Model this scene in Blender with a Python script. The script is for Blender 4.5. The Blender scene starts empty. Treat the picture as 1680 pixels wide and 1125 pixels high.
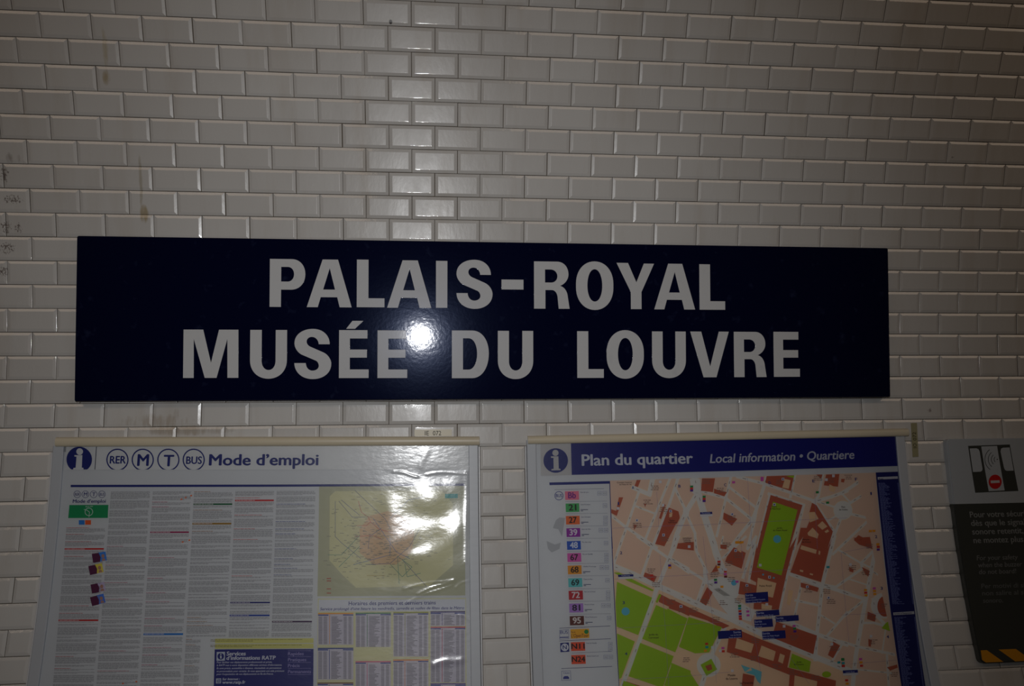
import bpy, bmesh, math, random
import numpy as np
from mathutils import Matrix, Vector
random.seed(7); RNG = np.random.RandomState(5)
SC = bpy.context.scene
COL = SC.collection
ZS = 2.3                      # height of the tile course s = 0 above the platform

# ------------------------------------------------------------------ camera
F = 1281.0
CAM = np.array([-0.16109, -2.67728, -0.16876])
def rot(rx, ry, rz):
    cx, sx, cy, sy, cz, sz = math.cos(rx), math.sin(rx), math.cos(ry), math.sin(ry), math.cos(rz), math.sin(rz)
    return (np.array([[cz, -sz, 0], [sz, cz, 0], [0, 0, 1]]) @ np.array([[1, 0, 0], [0, cx, -sx], [0, sx, cx]])
            @ np.array([[cy, 0, sy], [0, 1, 0], [-sy, 0, cy]]))
RM = rot(-0.0640315, -0.0074276, -0.1024247)
cd = bpy.data.cameras.new('camera'); cam = bpy.data.objects.new('camera', cd); COL.objects.link(cam)
cd.sensor_width = 36; cd.lens = F / 1680 * 36; cd.clip_start = 0.05
m = Matrix.Identity(4)
for i in range(3):
    m[i][0] = RM[i, 0]; m[i][1] = RM[i, 2]; m[i][2] = -RM[i, 1]; m[i][3] = CAM[i] + (ZS if i == 2 else 0)
cam.matrix_world = m
SC.camera = cam
# ------------------------------------------------------------------ world, lamps, exposure
w = bpy.data.worlds.new('world'); SC.world = w; w.use_nodes = True
w.node_tree.nodes['Background'].inputs[0].default_value = (1.0, 0.84, 0.72, 1)
w.node_tree.nodes['Background'].inputs[1].default_value = 0.009
SC.view_settings.view_transform = 'Standard'; SC.view_settings.look = 'None'
SC.view_settings.gamma = 1; SC.view_settings.use_curve_mapping = False
SC.view_settings.exposure = 0.0
# the camera's own flash, on its hot shoe above the lens
fl = bpy.data.lights.new('camera_flash', 'SPOT'); fo = bpy.data.objects.new('camera_flash', fl); COL.objects.link(fo)
fl.energy = 69; fl.color = (0.975, 0.985, 1.0); fl.spot_size = math.radians(92); fl.spot_blend = 1.0; fl.shadow_soft_size = 0.032
fo.location = (CAM[0] - 0.076, CAM[1] - 0.02, CAM[2] + ZS + 0.205)
fo.rotation_euler = (Vector((-0.19, 0.0, ZS - 0.52)) - fo.location).to_track_quat('-Z', 'Y').to_euler()
# the station's strip lamps, hung along the vault above the platform edge
for nm, x0, x1, e in (('strip_lamp_light', -4.2, -0.6, 6.0), ('strip_lamp_light', 0.4, 5.4, 7.6)):
    al = bpy.data.lights.new(nm, 'AREA'); ao = bpy.data.objects.new(nm, al); COL.objects.link(ao)
    al.shape = 'RECTANGLE'; al.size = x1 - x0; al.size_y = 0.42; al.energy = e; al.color = (1.0, 0.76, 0.56)
    ao.location = ((x0 + x1) / 2, -2.65, ZS + 1.84)
    ao.rotation_euler = (Vector(((x0 + x1) / 2, 0, ZS - 0.4)) - ao.location).to_track_quat('-Z', 'Y').to_euler()

# ------------------------------------------------------------------ the vault's profile (s = arc length downwards)
PU = 0.152; PV = PU * 0.5057281
B1, C1 = 0.2996895, -0.0154864
GS = np.linspace(-2.6, 2.9, 2201); GT = B1 * GS + C1 * GS * GS
def _cum(v): return np.concatenate([[0], np.cumsum((v[1:] + v[:-1]) / 2 * np.diff(GS))])
GY = _cum(np.sin(GT)); GZ = _cum(np.cos(GT))
GY = -(GY - np.interp(0, GS, GY)); GZ = -(GZ - np.interp(0, GS, GZ))
def theta(s): return B1 * s + C1 * s * s
def surf(X, s, o):
    """(X, s, offset from the wall) -> world, arrays"""
    X, s, o = np.broadcast_arrays(np.asarray(X, float), np.asarray(s, float), np.asarray(o, float))
    t = theta(s)
    return np.stack([X, np.interp(s, GS, GY) - o * np.cos(t), np.interp(s, GS, GZ) + o * np.sin(t) + ZS], -1)
def ray(px, py):
    px = np.asarray(px, float); py = np.asarray(py, float)
    v = np.stack([(px - 840) / F, np.ones_like(px), -(py - 562.5) / F], -1)
    return v @ RM.T
_tab = {}
def unproj(px, py, o):
    """point of the picture -> (X, s) on the wall surface raised by o"""
    if o not in _tab:
        t = theta(GS); y = GY - o * np.cos(t); z = GZ + o * np.sin(t)
        k = (GS > -1.6) & (GS < 2.2)
        _tab[o] = ((z[k] - CAM[2]) / (y[k] - CAM[1]), GS[k], y[k])
    mm, ss, yy = _tab[o]
    d = ray(px, py); q = d[..., 2] / d[..., 1]
    s = np.interp(-q, -mm, ss); y = np.interp(s, ss, yy)
    return CAM[0] + (y - CAM[1]) / d[..., 1] * d[..., 0], s

# ------------------------------------------------------------------ materials
def lin(c): return tuple((x / 255 / 12.92 if x / 255 <= 0.04045 else ((x / 255 + 0.055) / 1.055) ** 2.4) for x in c)
_m = {}
def mat(c, rough=0.55, spec=0.25, metal=0.0, name=None, noise=0.0):
    key = (tuple(c), rough, spec, metal, noise)
    if key in _m: return _m[key]
    M = bpy.data.materials.new(name or 'print_%d_%d_%d' % tuple(c)); M.use_nodes = True
    nt = M.node_tree; b = nt.nodes['Principled BSDF']
    b.inputs['Base Color'].default_value = lin(c) + (1,)
    b.inputs['Roughness'].default_value = rough; b.inputs['Specular IOR Level'].default_value = spec; b.inputs['Metallic'].default_value = metal
    if noise:
        n = nt.nodes.new('ShaderNodeTexNoise'); n.inputs['Scale'].default_value = 9; n.inputs['Detail'].default_value = 6
        g = nt.nodes.new('ShaderNodeNewGeometry'); nt.links.new(g.outputs['Position'], n.inputs['Vector'])
        r = nt.nodes.new('ShaderNodeMapRange'); r.inputs['To Min'].default_value = 1 - noise; r.inputs['To Max'].default_value = 1 + noise * 0.4
        nt.links.new(n.outputs['Fac'], r.inputs['Value'])
        mx = nt.nodes.new('ShaderNodeMix'); mx.data_type = 'RGBA'; mx.blend_type = 'MULTIPLY'; mx.inputs[0].default_value = 1
        mx.inputs[6].default_value = lin(c) + (1,); nt.links.new(r.outputs[0], mx.inputs[7]); nt.links.new(mx.outputs[2], b.inputs['Base Color'])
    _m[key] = M
    return M

def tile_material():
    M = bpy.data.materials.new('white_glazed_tile'); M.use_nodes = True
    nt = M.node_tree; N = nt.nodes.new; L = nt.links.new; b = nt.nodes['Principled BSDF']
    g = N('ShaderNodeNewGeometry'); sp = N('ShaderNodeSeparateXYZ'); L(g.outputs['Position'], sp.inputs[0])
    X, Z = sp.outputs['X'], sp.outputs['Z']
    def mth(op, a, c=None, d=None):
        n = N('ShaderNodeMath'); n.operation = op
        for i, v in enumerate((a, c, d)):
            if v is None: continue
            if isinstance(v, (int, float)): n.inputs[i].default_value = v
            else: L(v, n.inputs[i])
        return n.outputs[0]
    def noise(scale, detail=4, stretch=(1, 1, 1), rough=0.55):
        mp = N('ShaderNodeMapping'); mp.inputs['Scale'].default_value = stretch; L(g.outputs['Position'], mp.inputs[0])
        n = N('ShaderNodeTexNoise'); n.inputs['Scale'].default_value = scale; n.inputs['Detail'].default_value = detail; n.inputs['Roughness'].default_value = rough
        L(mp.outputs[0], n.inputs['Vector']); return n.outputs['Fac']
    def blob(x, z, rx, rz):
        a = mth('DIVIDE', mth('SUBTRACT', X, x), rx); c = mth('DIVIDE', mth('SUBTRACT', Z, z), rz)
        r = mth('ADD', mth('MULTIPLY', a, a), mth('MULTIPLY', c, c))
        n = N('ShaderNodeMath'); n.operation = 'SUBTRACT'; n.use_clamp = True; n.inputs[0].default_value = 1; L(r, n.inputs[1]); return n.outputs[0]
    def ramp(v, lo, hi, t0=0.0, t1=1.0):
        r = N('ShaderNodeMapRange'); L(v, r.inputs[0]); r.inputs[1].default_value = lo; r.inputs[2].default_value = hi
        r.inputs[3].default_value = t0; r.inputs[4].default_value = t1; return r.outputs[0]
    def mix(f, a, c):
        n = N('ShaderNodeMix'); n.data_type = 'RGBA'
        L(f, n.inputs[0])
        for i, v in ((6, a), (7, c)):
            if isinstance(v, tuple): n.inputs[i].default_value = lin(v) + (1,)
            else: L(v, n.inputs[i])
        return n.outputs[2]
    oi = N('ShaderNodeObjectInfo')
    col = mix(ramp(noise(2.2, 3), 0.3, 0.7), (206, 203, 199), (216, 214, 210))
    col = mix(mth('MULTIPLY', oi.outputs['Random'], 0.5), col, (199, 195, 190))
    # faint run-off film and yellow drips with brown ends
    col = mix(mth('MULTIPLY', ramp(noise(5, 5, (2.2, 1, 0.35)), 0.52, 0.78), 0.30), col, (176, 160, 138))
    fine = noise(60, 4, (1, 1, 0.5), 0.7); vert = noise(16, 5, (3, 1, 0.5), 0.65)
    def px(x, y): a, s = unproj(x, y, 0.004); p = surf(a, s, 0.004); return float(p[0]), float(p[2])
    for (cx, cy, rx, ry, thr, f, c) in (
            (172, 78, 7, 44, .54, .45, (172, 154, 104)), (176, 128, 9, 16, .46, .6, (156, 132, 76)), (237, 352, 9, 20, .46, .65, (156, 132, 76)),
            (231, 300, 4, 55, .52, .5, (150, 138, 110)), (310, 706, 95, 10, .48, .45, (146, 126, 98)), (250, 690, 80, 16, .55, .4, (150, 128, 98)),
            (290, 680, 7, 18, .50, .4, (136, 116, 92)), (1523, 673, 9, 7, .58, .9, (84, 40, 40)), (20, 260, 26, 14, .6, .5, (110, 96, 84)), (641, 36, 3.5, 4, .34, .9, (52, 44, 40)), (1562, 258, 3, 2.4, .4, .6, (90, 74, 66))):
        x, z = px(cx, cy)
        msk = mth('MULTIPLY', ramp(mth('MULTIPLY', mth('POWER', blob(x, z, rx * .0021, ry * .0021), 0.5), mth('ADD', vert, mth('MULTIPLY', fine, 0.3))), thr - .06, thr + .16), f)
        col = mix(msk, col, c)
    # rubbed ink marks on the tiles at the left
    ink = noise(170, 3, (1, 1, 0.8), 0.8)
    for (cx, cy, rx, ry) in ((22, 327, 24, 10), (10, 372, 12, 16), (30, 374, 9, 12), (12, 407, 18, 14), (8, 285, 10, 20), (6, 446, 12, 14)):
        x, z = px(cx, cy)
        msk = mth('MULTIPLY', ramp(mth('MULTIPLY', mth('POWER', blob(x, z, rx * .0021, ry * .0021), 0.35), ink), .47, .53), 0.8)
        col = mix(msk, col, (92, 76, 68))
    L(col, b.inputs['Base Color'])
    b.inputs['Specular IOR Level'].default_value = 0.28
    L(ramp(noise(6, 4, (2, 1, .6)), .3, .7, 0.20, 0.32), b.inputs['Roughness'])
    b.inputs['Coat Weight'].default_value = 1.0; b.inputs['Coat Roughness'].default_value = 0.04
    bp = N('ShaderNodeBump'); bp.inputs['Strength'].default_value = 0.11; bp.inputs['Distance'].default_value = 0.002
    L(mth('ADD', noise(38, 3, (1.6, 1, .8)), mth('MULTIPLY', noise(140, 2, (2, 1, .5)), 0.15)), bp.inputs['Height'])
    L(bp.outputs[0], b.inputs['Normal']); L(bp.outputs[0], b.inputs['Coat Normal'])
    return M

def enamel(name, c, bump, rough):
    M = bpy.data.materials.new(name); M.use_nodes = True
    nt = M.node_tree; N = nt.nodes.new; L = nt.links.new; b = nt.nodes['Principled BSDF']
    b.inputs['Base Color'].default_value = c + (1,)
    b.inputs['Roughness'].default_value = rough; b.inputs['Specular IOR Level'].default_value = 0.05; b.inputs['Specular Tint'].default_value = (0.35, 0.5, 1.0, 1)
    b.inputs['Coat Weight'].default_value = 0.75; b.inputs['Coat Roughness'].default_value = 0.062
    g = N('ShaderNodeNewGeometry')
    n = N('ShaderNodeTexNoise'); n.inputs['Scale'].default_value = 85; n.inputs['Detail'].default_value = 3.5; L(g.outputs['Position'], n.inputs['Vector'])
    bp = N('ShaderNodeBump'); bp.inputs['Strength'].default_value = bump; bp.inputs['Distance'].default_value = 0.001
    L(n.outputs['Fac'], bp.inputs['Height']); L(bp.outputs[0], b.inputs['Normal']); L(bp.outputs[0], b.inputs['Coat Normal'])
    # dust flecks that catch the light
    d = N('ShaderNodeTexNoise'); d.inputs['Scale'].default_value = 26; d.inputs['Detail'].default_value = 6; L(g.outputs['Position'], d.inputs['Vector'])
    r = N('ShaderNodeMapRange'); r.inputs[1].default_value = .62; r.inputs[2].default_value = .78; r.inputs[3].default_value = 0; r.inputs[4].default_value = .10; L(d.outputs['Fac'], r.inputs[0])
    mx = N('ShaderNodeMix'); mx.data_type = 'RGBA'; L(r.outputs[0], mx.inputs[0]); mx.inputs[6].default_value = c + (1,); mx.inputs[7].default_value = (.10, .13, .25, 1)
    L(mx.outputs[2], b.inputs['Base Color'])
    return M

def plastic_material():
    M = bpy.data.materials.new('clear_plastic_film'); M.use_nodes = True
    nt = M.node_tree; nt.nodes.clear(); N = nt.nodes.new; L = nt.links.new
    out = N('ShaderNodeOutputMaterial'); tr = N('ShaderNodeBsdfTransparent'); tr.inputs[0].default_value = (.94, .95, .96, 1)
    g1 = N('ShaderNodeBsdfGlossy'); g1.inputs['Roughness'].default_value = 0.15; g1.inputs[0].default_value = (1, 1, 1, 1)
    g2 = N('ShaderNodeBsdfGlossy'); g2.inputs['Roughness'].default_value = 0.36
    fr = N('ShaderNodeFresnel'); fr.inputs[0].default_value = 1.7
    geo = N('ShaderNodeNewGeometry'); mp = N('ShaderNodeMapping'); mp.inputs['Scale'].default_value = (1, 1, 2.2); L(geo.outputs['Position'], mp.inputs[0])
    n = N('ShaderNodeTexNoise'); n.inputs['Scale'].default_value = 34; n.inputs['Detail'].default_value = 5; L(mp.outputs[0], n.inputs['Vector'])
    bp = N('ShaderNodeBump'); bp.inputs['Strength'].default_value = .27; bp.inputs['Distance'].default_value = 0.0015; L(n.outputs['Fac'], bp.inputs['Height'])
    for q in (g1, g2): L(bp.outputs[0], q.inputs['Normal'])
    a = N('ShaderNodeMixShader'); a.inputs[0].default_value = .35; L(g1.outputs[0], a.inputs[1]); L(g2.outputs[0], a.inputs[2])
    mx = N('ShaderNodeMixShader'); L(fr.outputs[0], mx.inputs[0]); L(tr.outputs[0], mx.inputs[1]); L(a.outputs[0], mx.inputs[2])
    L(mx.outputs[0], out.inputs[0])
    return M

# ------------------------------------------------------------------ object helpers
def link(name, me, parent=None, material=None):
    o = bpy.data.objects.new(name, me); COL.objects.link(o)
    if parent is not None:
        o.parent = parent; o.matrix_parent_inverse = parent.matrix_basis.inverted()
    if material is not None and me is not None and not me.materials: me.materials.append(material)
    return o
def tag(o, label=None, cat=None, group=None, kind=None):
    if label: o['label'] = label
    if cat: o['category'] = cat
    if group: o['group'] = group
    if kind: o['kind'] = kind
    return o
def empty(name, loc, label, cat, group=None):
    o = bpy.data.objects.new(name, None); COL.objects.link(o); o.location = loc; o.empty_display_size = .1
    return tag(o, label, cat, group)
def mesh(name, v, f, smooth=False):
    me = bpy.data.meshes.new(name); me.from_pydata([tuple(map(float, p)) for p in v], [], f); me.update()
    if smooth: me.polygons.foreach_set('use_smooth', [True] * len(me.polygons))
    return me
def bent_box(name, xa, xb, sa, sb, oa, ob, parent, material, n=24, bevel=0.0):
    """box in (X, s, offset) swept along the curve; sa / sb may be (left, right) pairs"""
    sa = sa if isinstance(sa, tuple) else (sa, sa); sb = sb if isinstance(sb, tuple) else (sb, sb)
    k = min(bevel, abs(xb - xa) / 3, abs(ob - oa) / 2)
    prof = [(xa, oa), (xa, ob - k), (xa + k, ob), (xb - k, ob), (xb, ob - k), (xb, oa)] if k else [(xa, oa), (xa, ob), (xb, ob), (xb, oa)]
    V = []; Fc = []; m_ = len(prof)
    for i in range(n + 1):
        for (x, o) in prof:
            t = (x - xa) / (xb - xa); s = (sa[0] + (sa[1] - sa[0]) * t) * (1 - i / n) + (sb[0] + (sb[1] - sb[0]) * t) * (i / n)
            V.append(surf(x, s, o))
    for i in range(n):
        for j in range(m_):
            a, b = i * m_ + j, i * m_ + (j + 1) % m_
            Fc.append((a, b, b + m_, a + m_))
    Fc.append(tuple(range(m_ - 1, -1, -1))); Fc.append(tuple(range(n * m_, n * m_ + m_)))
    return link(name, mesh(name, V, Fc), parent, material)

# ------------------------------------------------------------------ print: flat lettering and colour laid on a sheet at offset o
class Print:
    K = 0
    def __init__(self): self.v = []; self.f = []; self.n = 0
    def add(self, X, s, faces):
        # pieces that overlap lie a hair above one another
        Print.K += 1; self.v.append(np.stack([X, s, np.full(len(X), Print.K % 41 * 4e-6)], -1)); self.f += [tuple(i + self.n for i in q) for q in faces]; self.n += len(X)
    def poly(self, pts, o):
        p = np.array(pts, float); X, s = unproj(p[:, 0], p[:, 1], o); self.add(X, s, [tuple(range(len(p)))])
    def quads(self, arr, o):
        """arr: N x 4 x 2 picture points"""
        a = np.array(arr, float)
        if not len(a): return
        X, s = unproj(a[..., 0].ravel(), a[..., 1].ravel(), o)
        self.add(X, s, [(4 * i, 4 * i + 1, 4 * i + 2, 4 * i + 3) for i in range(len(a))]); self.v[-1][:, 2] = np.repeat(np.arange(len(a)) % 41 * 4e-6, 4)
    def stroke(self, pts, wd, o, cap=True, clip=None):
        p = np.array(pts, float)
        for a, b in zip(p[:-1], p[1:]):
            d = b - a; L_ = np.hypot(*d)
            if L_ < 1e-6: continue
            t = d / L_; q = np.array([-t[1], t[0]]) * wd / 2
            e = t * wd * 0.35 if cap else t * 0
            pl = [a - q - e, b - q + e, b + q + e, a + q - e]
            if clip is not None: pl = clip_poly(pl, clip)
            if len(pl) > 2: self.poly(pl, o)
    def disc(self, cx, cy, r, o, ry=None, n=28, ymax=1e9, clip=None):
        pl = [(cx + r * math.cos(2 * math.pi * i / n), min(ymax, cy + (ry or r) * math.sin(2 * math.pi * i / n))) for i in range(n)]
        if clip is not None: pl = clip_poly(pl, clip)
        if len(pl) > 2: self.poly(pl, o)
    def ring(self, cx, cy, r, wd, o, n=36, ymax=1e9, a0=0, a1=360):
        for i in range(n):
            a, b = math.radians(a0 + (a1 - a0) * i / n), math.radians(a0 + (a1 - a0) * (i + 1) / n)
            pl = [(cx + q * math.cos(t), cy + q * math.sin(t)) for q, t in ((r, a), (r, b), (r - wd, b), (r - wd, a))]
            pl = [(x, min(y, ymax)) for x, y in pl]
            if max(y for x, y in pl) - min(y for x, y in pl) < 1e-3 and pl[0][1] == ymax: continue
            self.poly(pl, o)
    def text(self, body, x0, y0, x1, y1, cap, o, slant=0.0, bold=0.018, up=None):
        V, Fc = glyphs(body); wt = V[:, 0].max() - V[:, 0].min(); V = V - [V[:, 0].min(), 0]
        (Xa, Xb), (sa, sb) = unproj([x0, x1], [y0, y1], o)
        d = np.array([Xb - Xa, sb - sa]); Ld = np.hypot(*d); d /= Ld; u = np.array([d[1], -d[0]])
        Xc, sc_ = unproj(x0 + u[0] * cap, y0 + u[1] * cap, o) if up is None else unproj(x0 + up[0] * cap, y0 + up[1] * cap, o)
        ch = math.hypot(Xc - Xa, sc_ - sa) / CAPH; kx = Ld / wt
        for sx, sy in (((0, 0),) if not bold else ((-bold, 0), (bold, 0), (0, bold * .6), (0, -bold * .6))):
            lx = (V[:, 0] + sx) * kx + (V[:, 1] + sy) * slant * ch; ly = (V[:, 1] + sy) * ch
            self.add(Xa + lx * d[0] + ly * u[0], sa + lx * d[1] + ly * u[1], Fc)
    def build(self, name, color, parent, o, label=None, grid=0.02, kind=None, rough=0.55):
        if not self.n: return None
        P = np.concatenate(self.v)
        me = bpy.data.meshes.new(name)
        me.from_pydata(P.tolist(), [], self.f)
        bm = bmesh.new(); bm.from_mesh(me)
        big = [f for f in bm.faces if (max(v.co.y for v in f.verts) - min(v.co.y for v in f.verts)) > grid * 1.6]
        if big:
            lo = min(min(v.co.y for v in f.verts) for f in big); hi = max(max(v.co.y for v in f.verts) for f in big)
            y = math.ceil(lo / grid) * grid
            act = big
            while y < hi:
                g_ = [f for f in act if f.is_valid and min(v.co.y for v in f.verts) < y - 1e-5 and max(v.co.y for v in f.verts) > y + 1e-5]
                if g_:
                    gs = set(g_)
                    keep = [f for f in act if f.is_valid and f not in gs]
                    ed = {e for f in g_ for e in f.edges}; ve = {v for f in g_ for v in f.verts}
                    r = bmesh.ops.bisect_plane(bm, geom=list(g_) + list(ed) + list(ve), plane_co=(0, y, 0), plane_no=(0, 1, 0))
                    act = keep + [f for f in r['geom'] if isinstance(f, bmesh.types.BMFace) and f.is_valid]
                y += grid
        bm.to_mesh(me); bm.free()
        n = len(me.vertices); c = np.empty(n * 3); me.vertices.foreach_get('co', c); c = c.reshape(-1, 3)
        W = surf(c[:, 0], c[:, 1], o + c[:, 2])
        me.vertices.foreach_set('co', W.ravel()); me.update()
        ob = link(name, me, parent, color if isinstance(color, bpy.types.Material) else mat(color, rough))
        if label: ob['label'] = label
        if kind or name in SMALL_PRINT: ob['kind'] = kind or 'stuff'
        return ob
_g = {}
def glyphs(body):
    if body in _g: return _g[body]
    c = bpy.data.curves.new('t', 'FONT'); c.body = body; c.resolution_u = 3
    o = bpy.data.objects.new('t', c); me = bpy.data.meshes.new_from_object(o)
    V = np.array([(v.co.x, v.co.y) for v in me.vertices]); Fc = [tuple(p.vertices) for p in me.polygons]
    bpy.data.objects.remove(o); bpy.data.meshes.remove(me); bpy.data.curves.remove(c)
    _g[body] = (V, Fc); return _g[body]
CAPH = 1.0
CAPH = glyphs('H')[0][:, 1].max()
def clip_poly(pl, q):
    """convex clip, q in picture points, clockwise as seen (y down)"""
    pl = [tuple(p) for p in pl]
    for (ax, ay), (bx, by) in zip(q, q[1:] + q[:1]):
        out = []
        def side(p): return (bx - ax) * (p[1] - ay) - (by - ay) * (p[0] - ax)
        for p, r in zip(pl, pl[1:] + pl[:1]):
            sp, sr = side(p), side(r)
            if sp >= 0: out.append(p)
            if (sp >= 0) != (sr >= 0):
                t = sp / (sp - sr); out.append((p[0] + (r[0] - p[0]) * t, p[1] + (r[1] - p[1]) * t))
        pl = out
        if len(pl) < 3: return []
    return pl

SMALL_PRINT = {'text_column', 'column_headings', 'heading_words', 'notice_words', 'metro_lines', 'station_names', 'map_key', 'block_heading', 'line_colour', 'destination_names', 'grid_reference_boxes', 'separator_lines',
               'streets', 'street_edges', 'grid_lines', 'place_names', 'bus_stop_marks', 'place_symbols', 'symbol_marks', 'grid_letters', 'exit_words', 'station_words', 'index_lines', 'index_heading', 'route_sketch', 'sound_waves', 'bus_symbol', 'tour_bus_symbol', 'taxi_symbol'}

# ================================================================== structure: wall, platform
TILE = tile_material()
GROUT = mat((104, 92, 78), 0.85, 0.2, name='grey_brown_grout', noise=0.35)
# wall shell
ns = 90; xs = np.linspace(-4.6, 6.2, 14)
V = []; Fc = []
S_TOP, S_BOT = -2.2, 2.62
for back in (0, 1):
    for i in range(ns + 1):
        s = S_TOP + (S_BOT - S_TOP) * i / ns
        for x in xs: V.append(surf(x, s, -0.0005 if not back else -0.20))
nx = len(xs); off = (ns + 1) * nx
for i in range(ns):
    for j in range(nx - 1):
        a = i * nx + j; Fc.append((a, a + nx, a + nx + 1, a + 1)); Fc.append((off + a, off + a + 1, off + a + nx + 1, off + a + nx))
for j in range(nx - 1):
    Fc.append((j, j + 1, off + j + 1, off + j)); a = ns * nx + j; Fc.append((a + 1, a, off + a, off + a + 1))
for i in range(ns):
    a = i * nx; Fc.append((a + nx, a, off + a, off + a + nx)); a += nx - 1; Fc.append((a, a + nx, off + a + nx, off + a))
wall = link('wall_back', mesh('wall_back', V, Fc, True), None, GROUT)
tag(wall, 'curved vault wall of white bevelled rectangular tiles with brown joints', 'wall', kind='structure')

def tile_mesh(name, wd, ht):
    hw, hh = wd / 2, ht / 2
    a = math.radians(15.0)
    rings = [(0, -0.0005), (0, 0.0008), (0.0013, 0.0019), (0.0090, 0.0019 + 0.0077 * math.tan(a)), (0.0112, 0.0019 + 0.0077 * math.tan(a) + 0.00028)]
    V = []; 
    for ins, z in rings:
        for sx, sz in ((-1, -1), (1, -1), (1, 1), (-1, 1)): V.append((sx * (hw - ins), -z, sz * (hh - ins)))
    sides = [(0, 0, -1), (1, 0, 0), (0, 0, 1), (-1, 0, 0)]
    Fc = []; NR = []
    def nrm(k, ang):
        sx, _, sz = sides[k]; return (sx * math.sin(ang), -math.cos(ang), sz * math.sin(ang))
    angs = {1: math.radians(62), 2: a, 3: a, 4: 0.0}
    for r in range(4):
        for k in range(4):
            i, j = r * 4 + k, r * 4 + (k + 1) % 4
            Fc.append((i, j, j + 4, i + 4))
            if r == 0: NR += [sides[k]] * 4
            else:
                n0, n1 = nrm(k, angs[r]), nrm(k, angs[r + 1]); NR += [n0, n0, n1, n1]
    Fc.append((16, 17, 18, 19)); NR += [(0, -1, 0)] * 4
    me = mesh(name, V, Fc, True)
    me.normals_split_custom_set(NR)
    me.materials.append(TILE)
    return me, np.array(V), Fc, NR
GAP = 0.0016
full = tile_mesh('tile', PU - GAP, PV - GAP); half = tile_mesh('half_tile', PU / 2 - GAP, PV - GAP)
# sign's outline in the picture, to know which tiles it hides
def proj(p):
    q = (np.asarray(p, float) - np.array([0, 0, ZS]) - CAM) @ RM
    return 840 + F * q[0] / q[1], 562.5 - F * q[2] / q[1]
tiles = []
for r in range(-19, 25 + 9):
    sc = (r + 0.5 - 9) * PV
    base = 0 if r % 2 == 0 else 0.5
    runs = [(-19.5 + (0 if base else .5), 50)] if r < 18 else [(-19.5 + (0 if base else .5), 1), (10, 11), (20, 50)]
    for u0, u1 in runs:
        js = [u0] + [k + base for k in range(-20, 51) if u0 < k + base < u1] + [u1]
        for a, b in zip(js[:-1], js[1:]):
            if b - a < 0.4 or b > 50: continue
            u = (a + b) / 2; x = (u - 10) * PU
            p = surf(x, sc, 0.001); qx, qy = proj(p)
            e0 = proj(surf(x - PU * (b - a) / 2, sc - PV / 2, 0)); e1 = proj(surf(x + PU * (b - a) / 2, sc + PV / 2, 0))
            vx0, vx1 = max(0, e0[0]), min(1680, e1[0]); vy0, vy1 = max(0, e0[1]), min(1125, e1[1])
            ar = max(0, vx1 - vx0) * max(0, vy1 - vy0)
            if e0[0] > 126 and e1[0] < 1457 and e0[1] > 392 and e1[1] < 652: ar = 0
            if e1[0] < 1580 and e0[0] < 1680 and False: ar = 0
            if e0[0] > 1575 and 725 < e0[1] < 1080: ar = 0
            tiles.append((ar, x, sc, b - a, p))
order = sorted(range(len(tiles)), key=lambda i: -tiles[i][0])
single = set(order[:300])
rest = bmesh.new(); RV = []; RF = []; RN = []
for i, (ar, x, sc, wdt, p) in enumerate(tiles):
    rx = -float(theta(sc)) + random.gauss(0, 0.0035); rz = random.gauss(0, 0.0035); ry = random.gauss(0, 0.0016)
    M4 = Matrix.Translation(Vector(p)) @ Matrix.Rotation(rx, 4, 'X') @ Matrix.Rotation(rz, 4, 'Z') @ Matrix.Rotation(ry, 4, 'Y')
    M4 = M4 @ Matrix.Translation((random.gauss(0, .0003), -abs(random.gauss(0, .0003)), random.gauss(0, .0002)))
    src = full if wdt > .9 else half
    if i in single:
        o = bpy.data.objects.new('tile', src[0]); COL.objects.link(o); o.parent = wall; o.matrix_basis = M4
    else:
        A = np.array(M4); n0 = len(RV)
        RV += (src[1] @ A[:3, :3].T + A[:3, 3]).tolist(); RF += [tuple(k + n0 for k in f) for f in src[2]]
        RN += (np.array(src[3]) @ A[:3, :3].T).tolist()
rm = mesh('outlying_tiles', RV, RF, True); rm.normals_split_custom_set(RN)
ro = link('outlying_tiles', rm, wall, TILE); ro['kind'] = 'stuff'
# platform floor
fy = float(surf(0, S_BOT, 0)[1]); fz = float(surf(0, S_BOT, 0)[2])
fl_me = mesh('floor', [(x, y, z) for z in (fz, fz - .15) for x, y in ((-4.6, fy + .05), (6.2, fy + .05), (6.2, -4.6), (-4.6, -4.6))],
             [(3, 2, 1, 0), (4, 5, 6, 7), (0, 1, 5, 4), (1, 2, 6, 5), (2, 3, 7, 6), (3, 0, 4, 7)])
tag(link('floor', fl_me, None, mat((72, 68, 64), .8, .3, name='dark_platform_asphalt', noise=.3)), 'dark asphalt platform floor', 'floor', kind='structure')

# ================================================================== the station name sign
STH, SPH = 0.0942476, -0.0010944
SX0, SX1, SZC, SH = -1.2933, 1.4553, -0.26164, 0.5305
sc_ = np.interp(-SZC, -GZ, GS); SC0 = np.array([(SX0 + SX1) / 2, np.interp(sc_, GS, GY) - 0.045, SZC + ZS])
sr = np.array([math.cos(SPH), 0, math.sin(SPH)]); sn = np.array([0, -math.cos(STH), math.sin(STH)])
su = np.cross(sr, -sn); su = su / np.linalg.norm(su)
if su[2] < 0: su = -su
MS = Matrix.Identity(4)
for i in range(3): MS[i][0] = sr[i]; MS[i][1] = su[i]; MS[i][2] = sn[i]; MS[i][3] = SC0[i]
def sign_ab(px, py):
    d = ray(px, py); c = SC0 - np.array([0, 0, ZS]) - CAM; t = (c @ sn) / (d @ sn); v = d * t - c
    return float(v @ sr), float(v @ su)
sign = empty('station_name_sign', tuple(SC0 - su * SH / 2), 'long navy enamel station name sign with white capitals PALAIS-ROYAL MUSÉE DU LOUVRE', 'sign')
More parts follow.
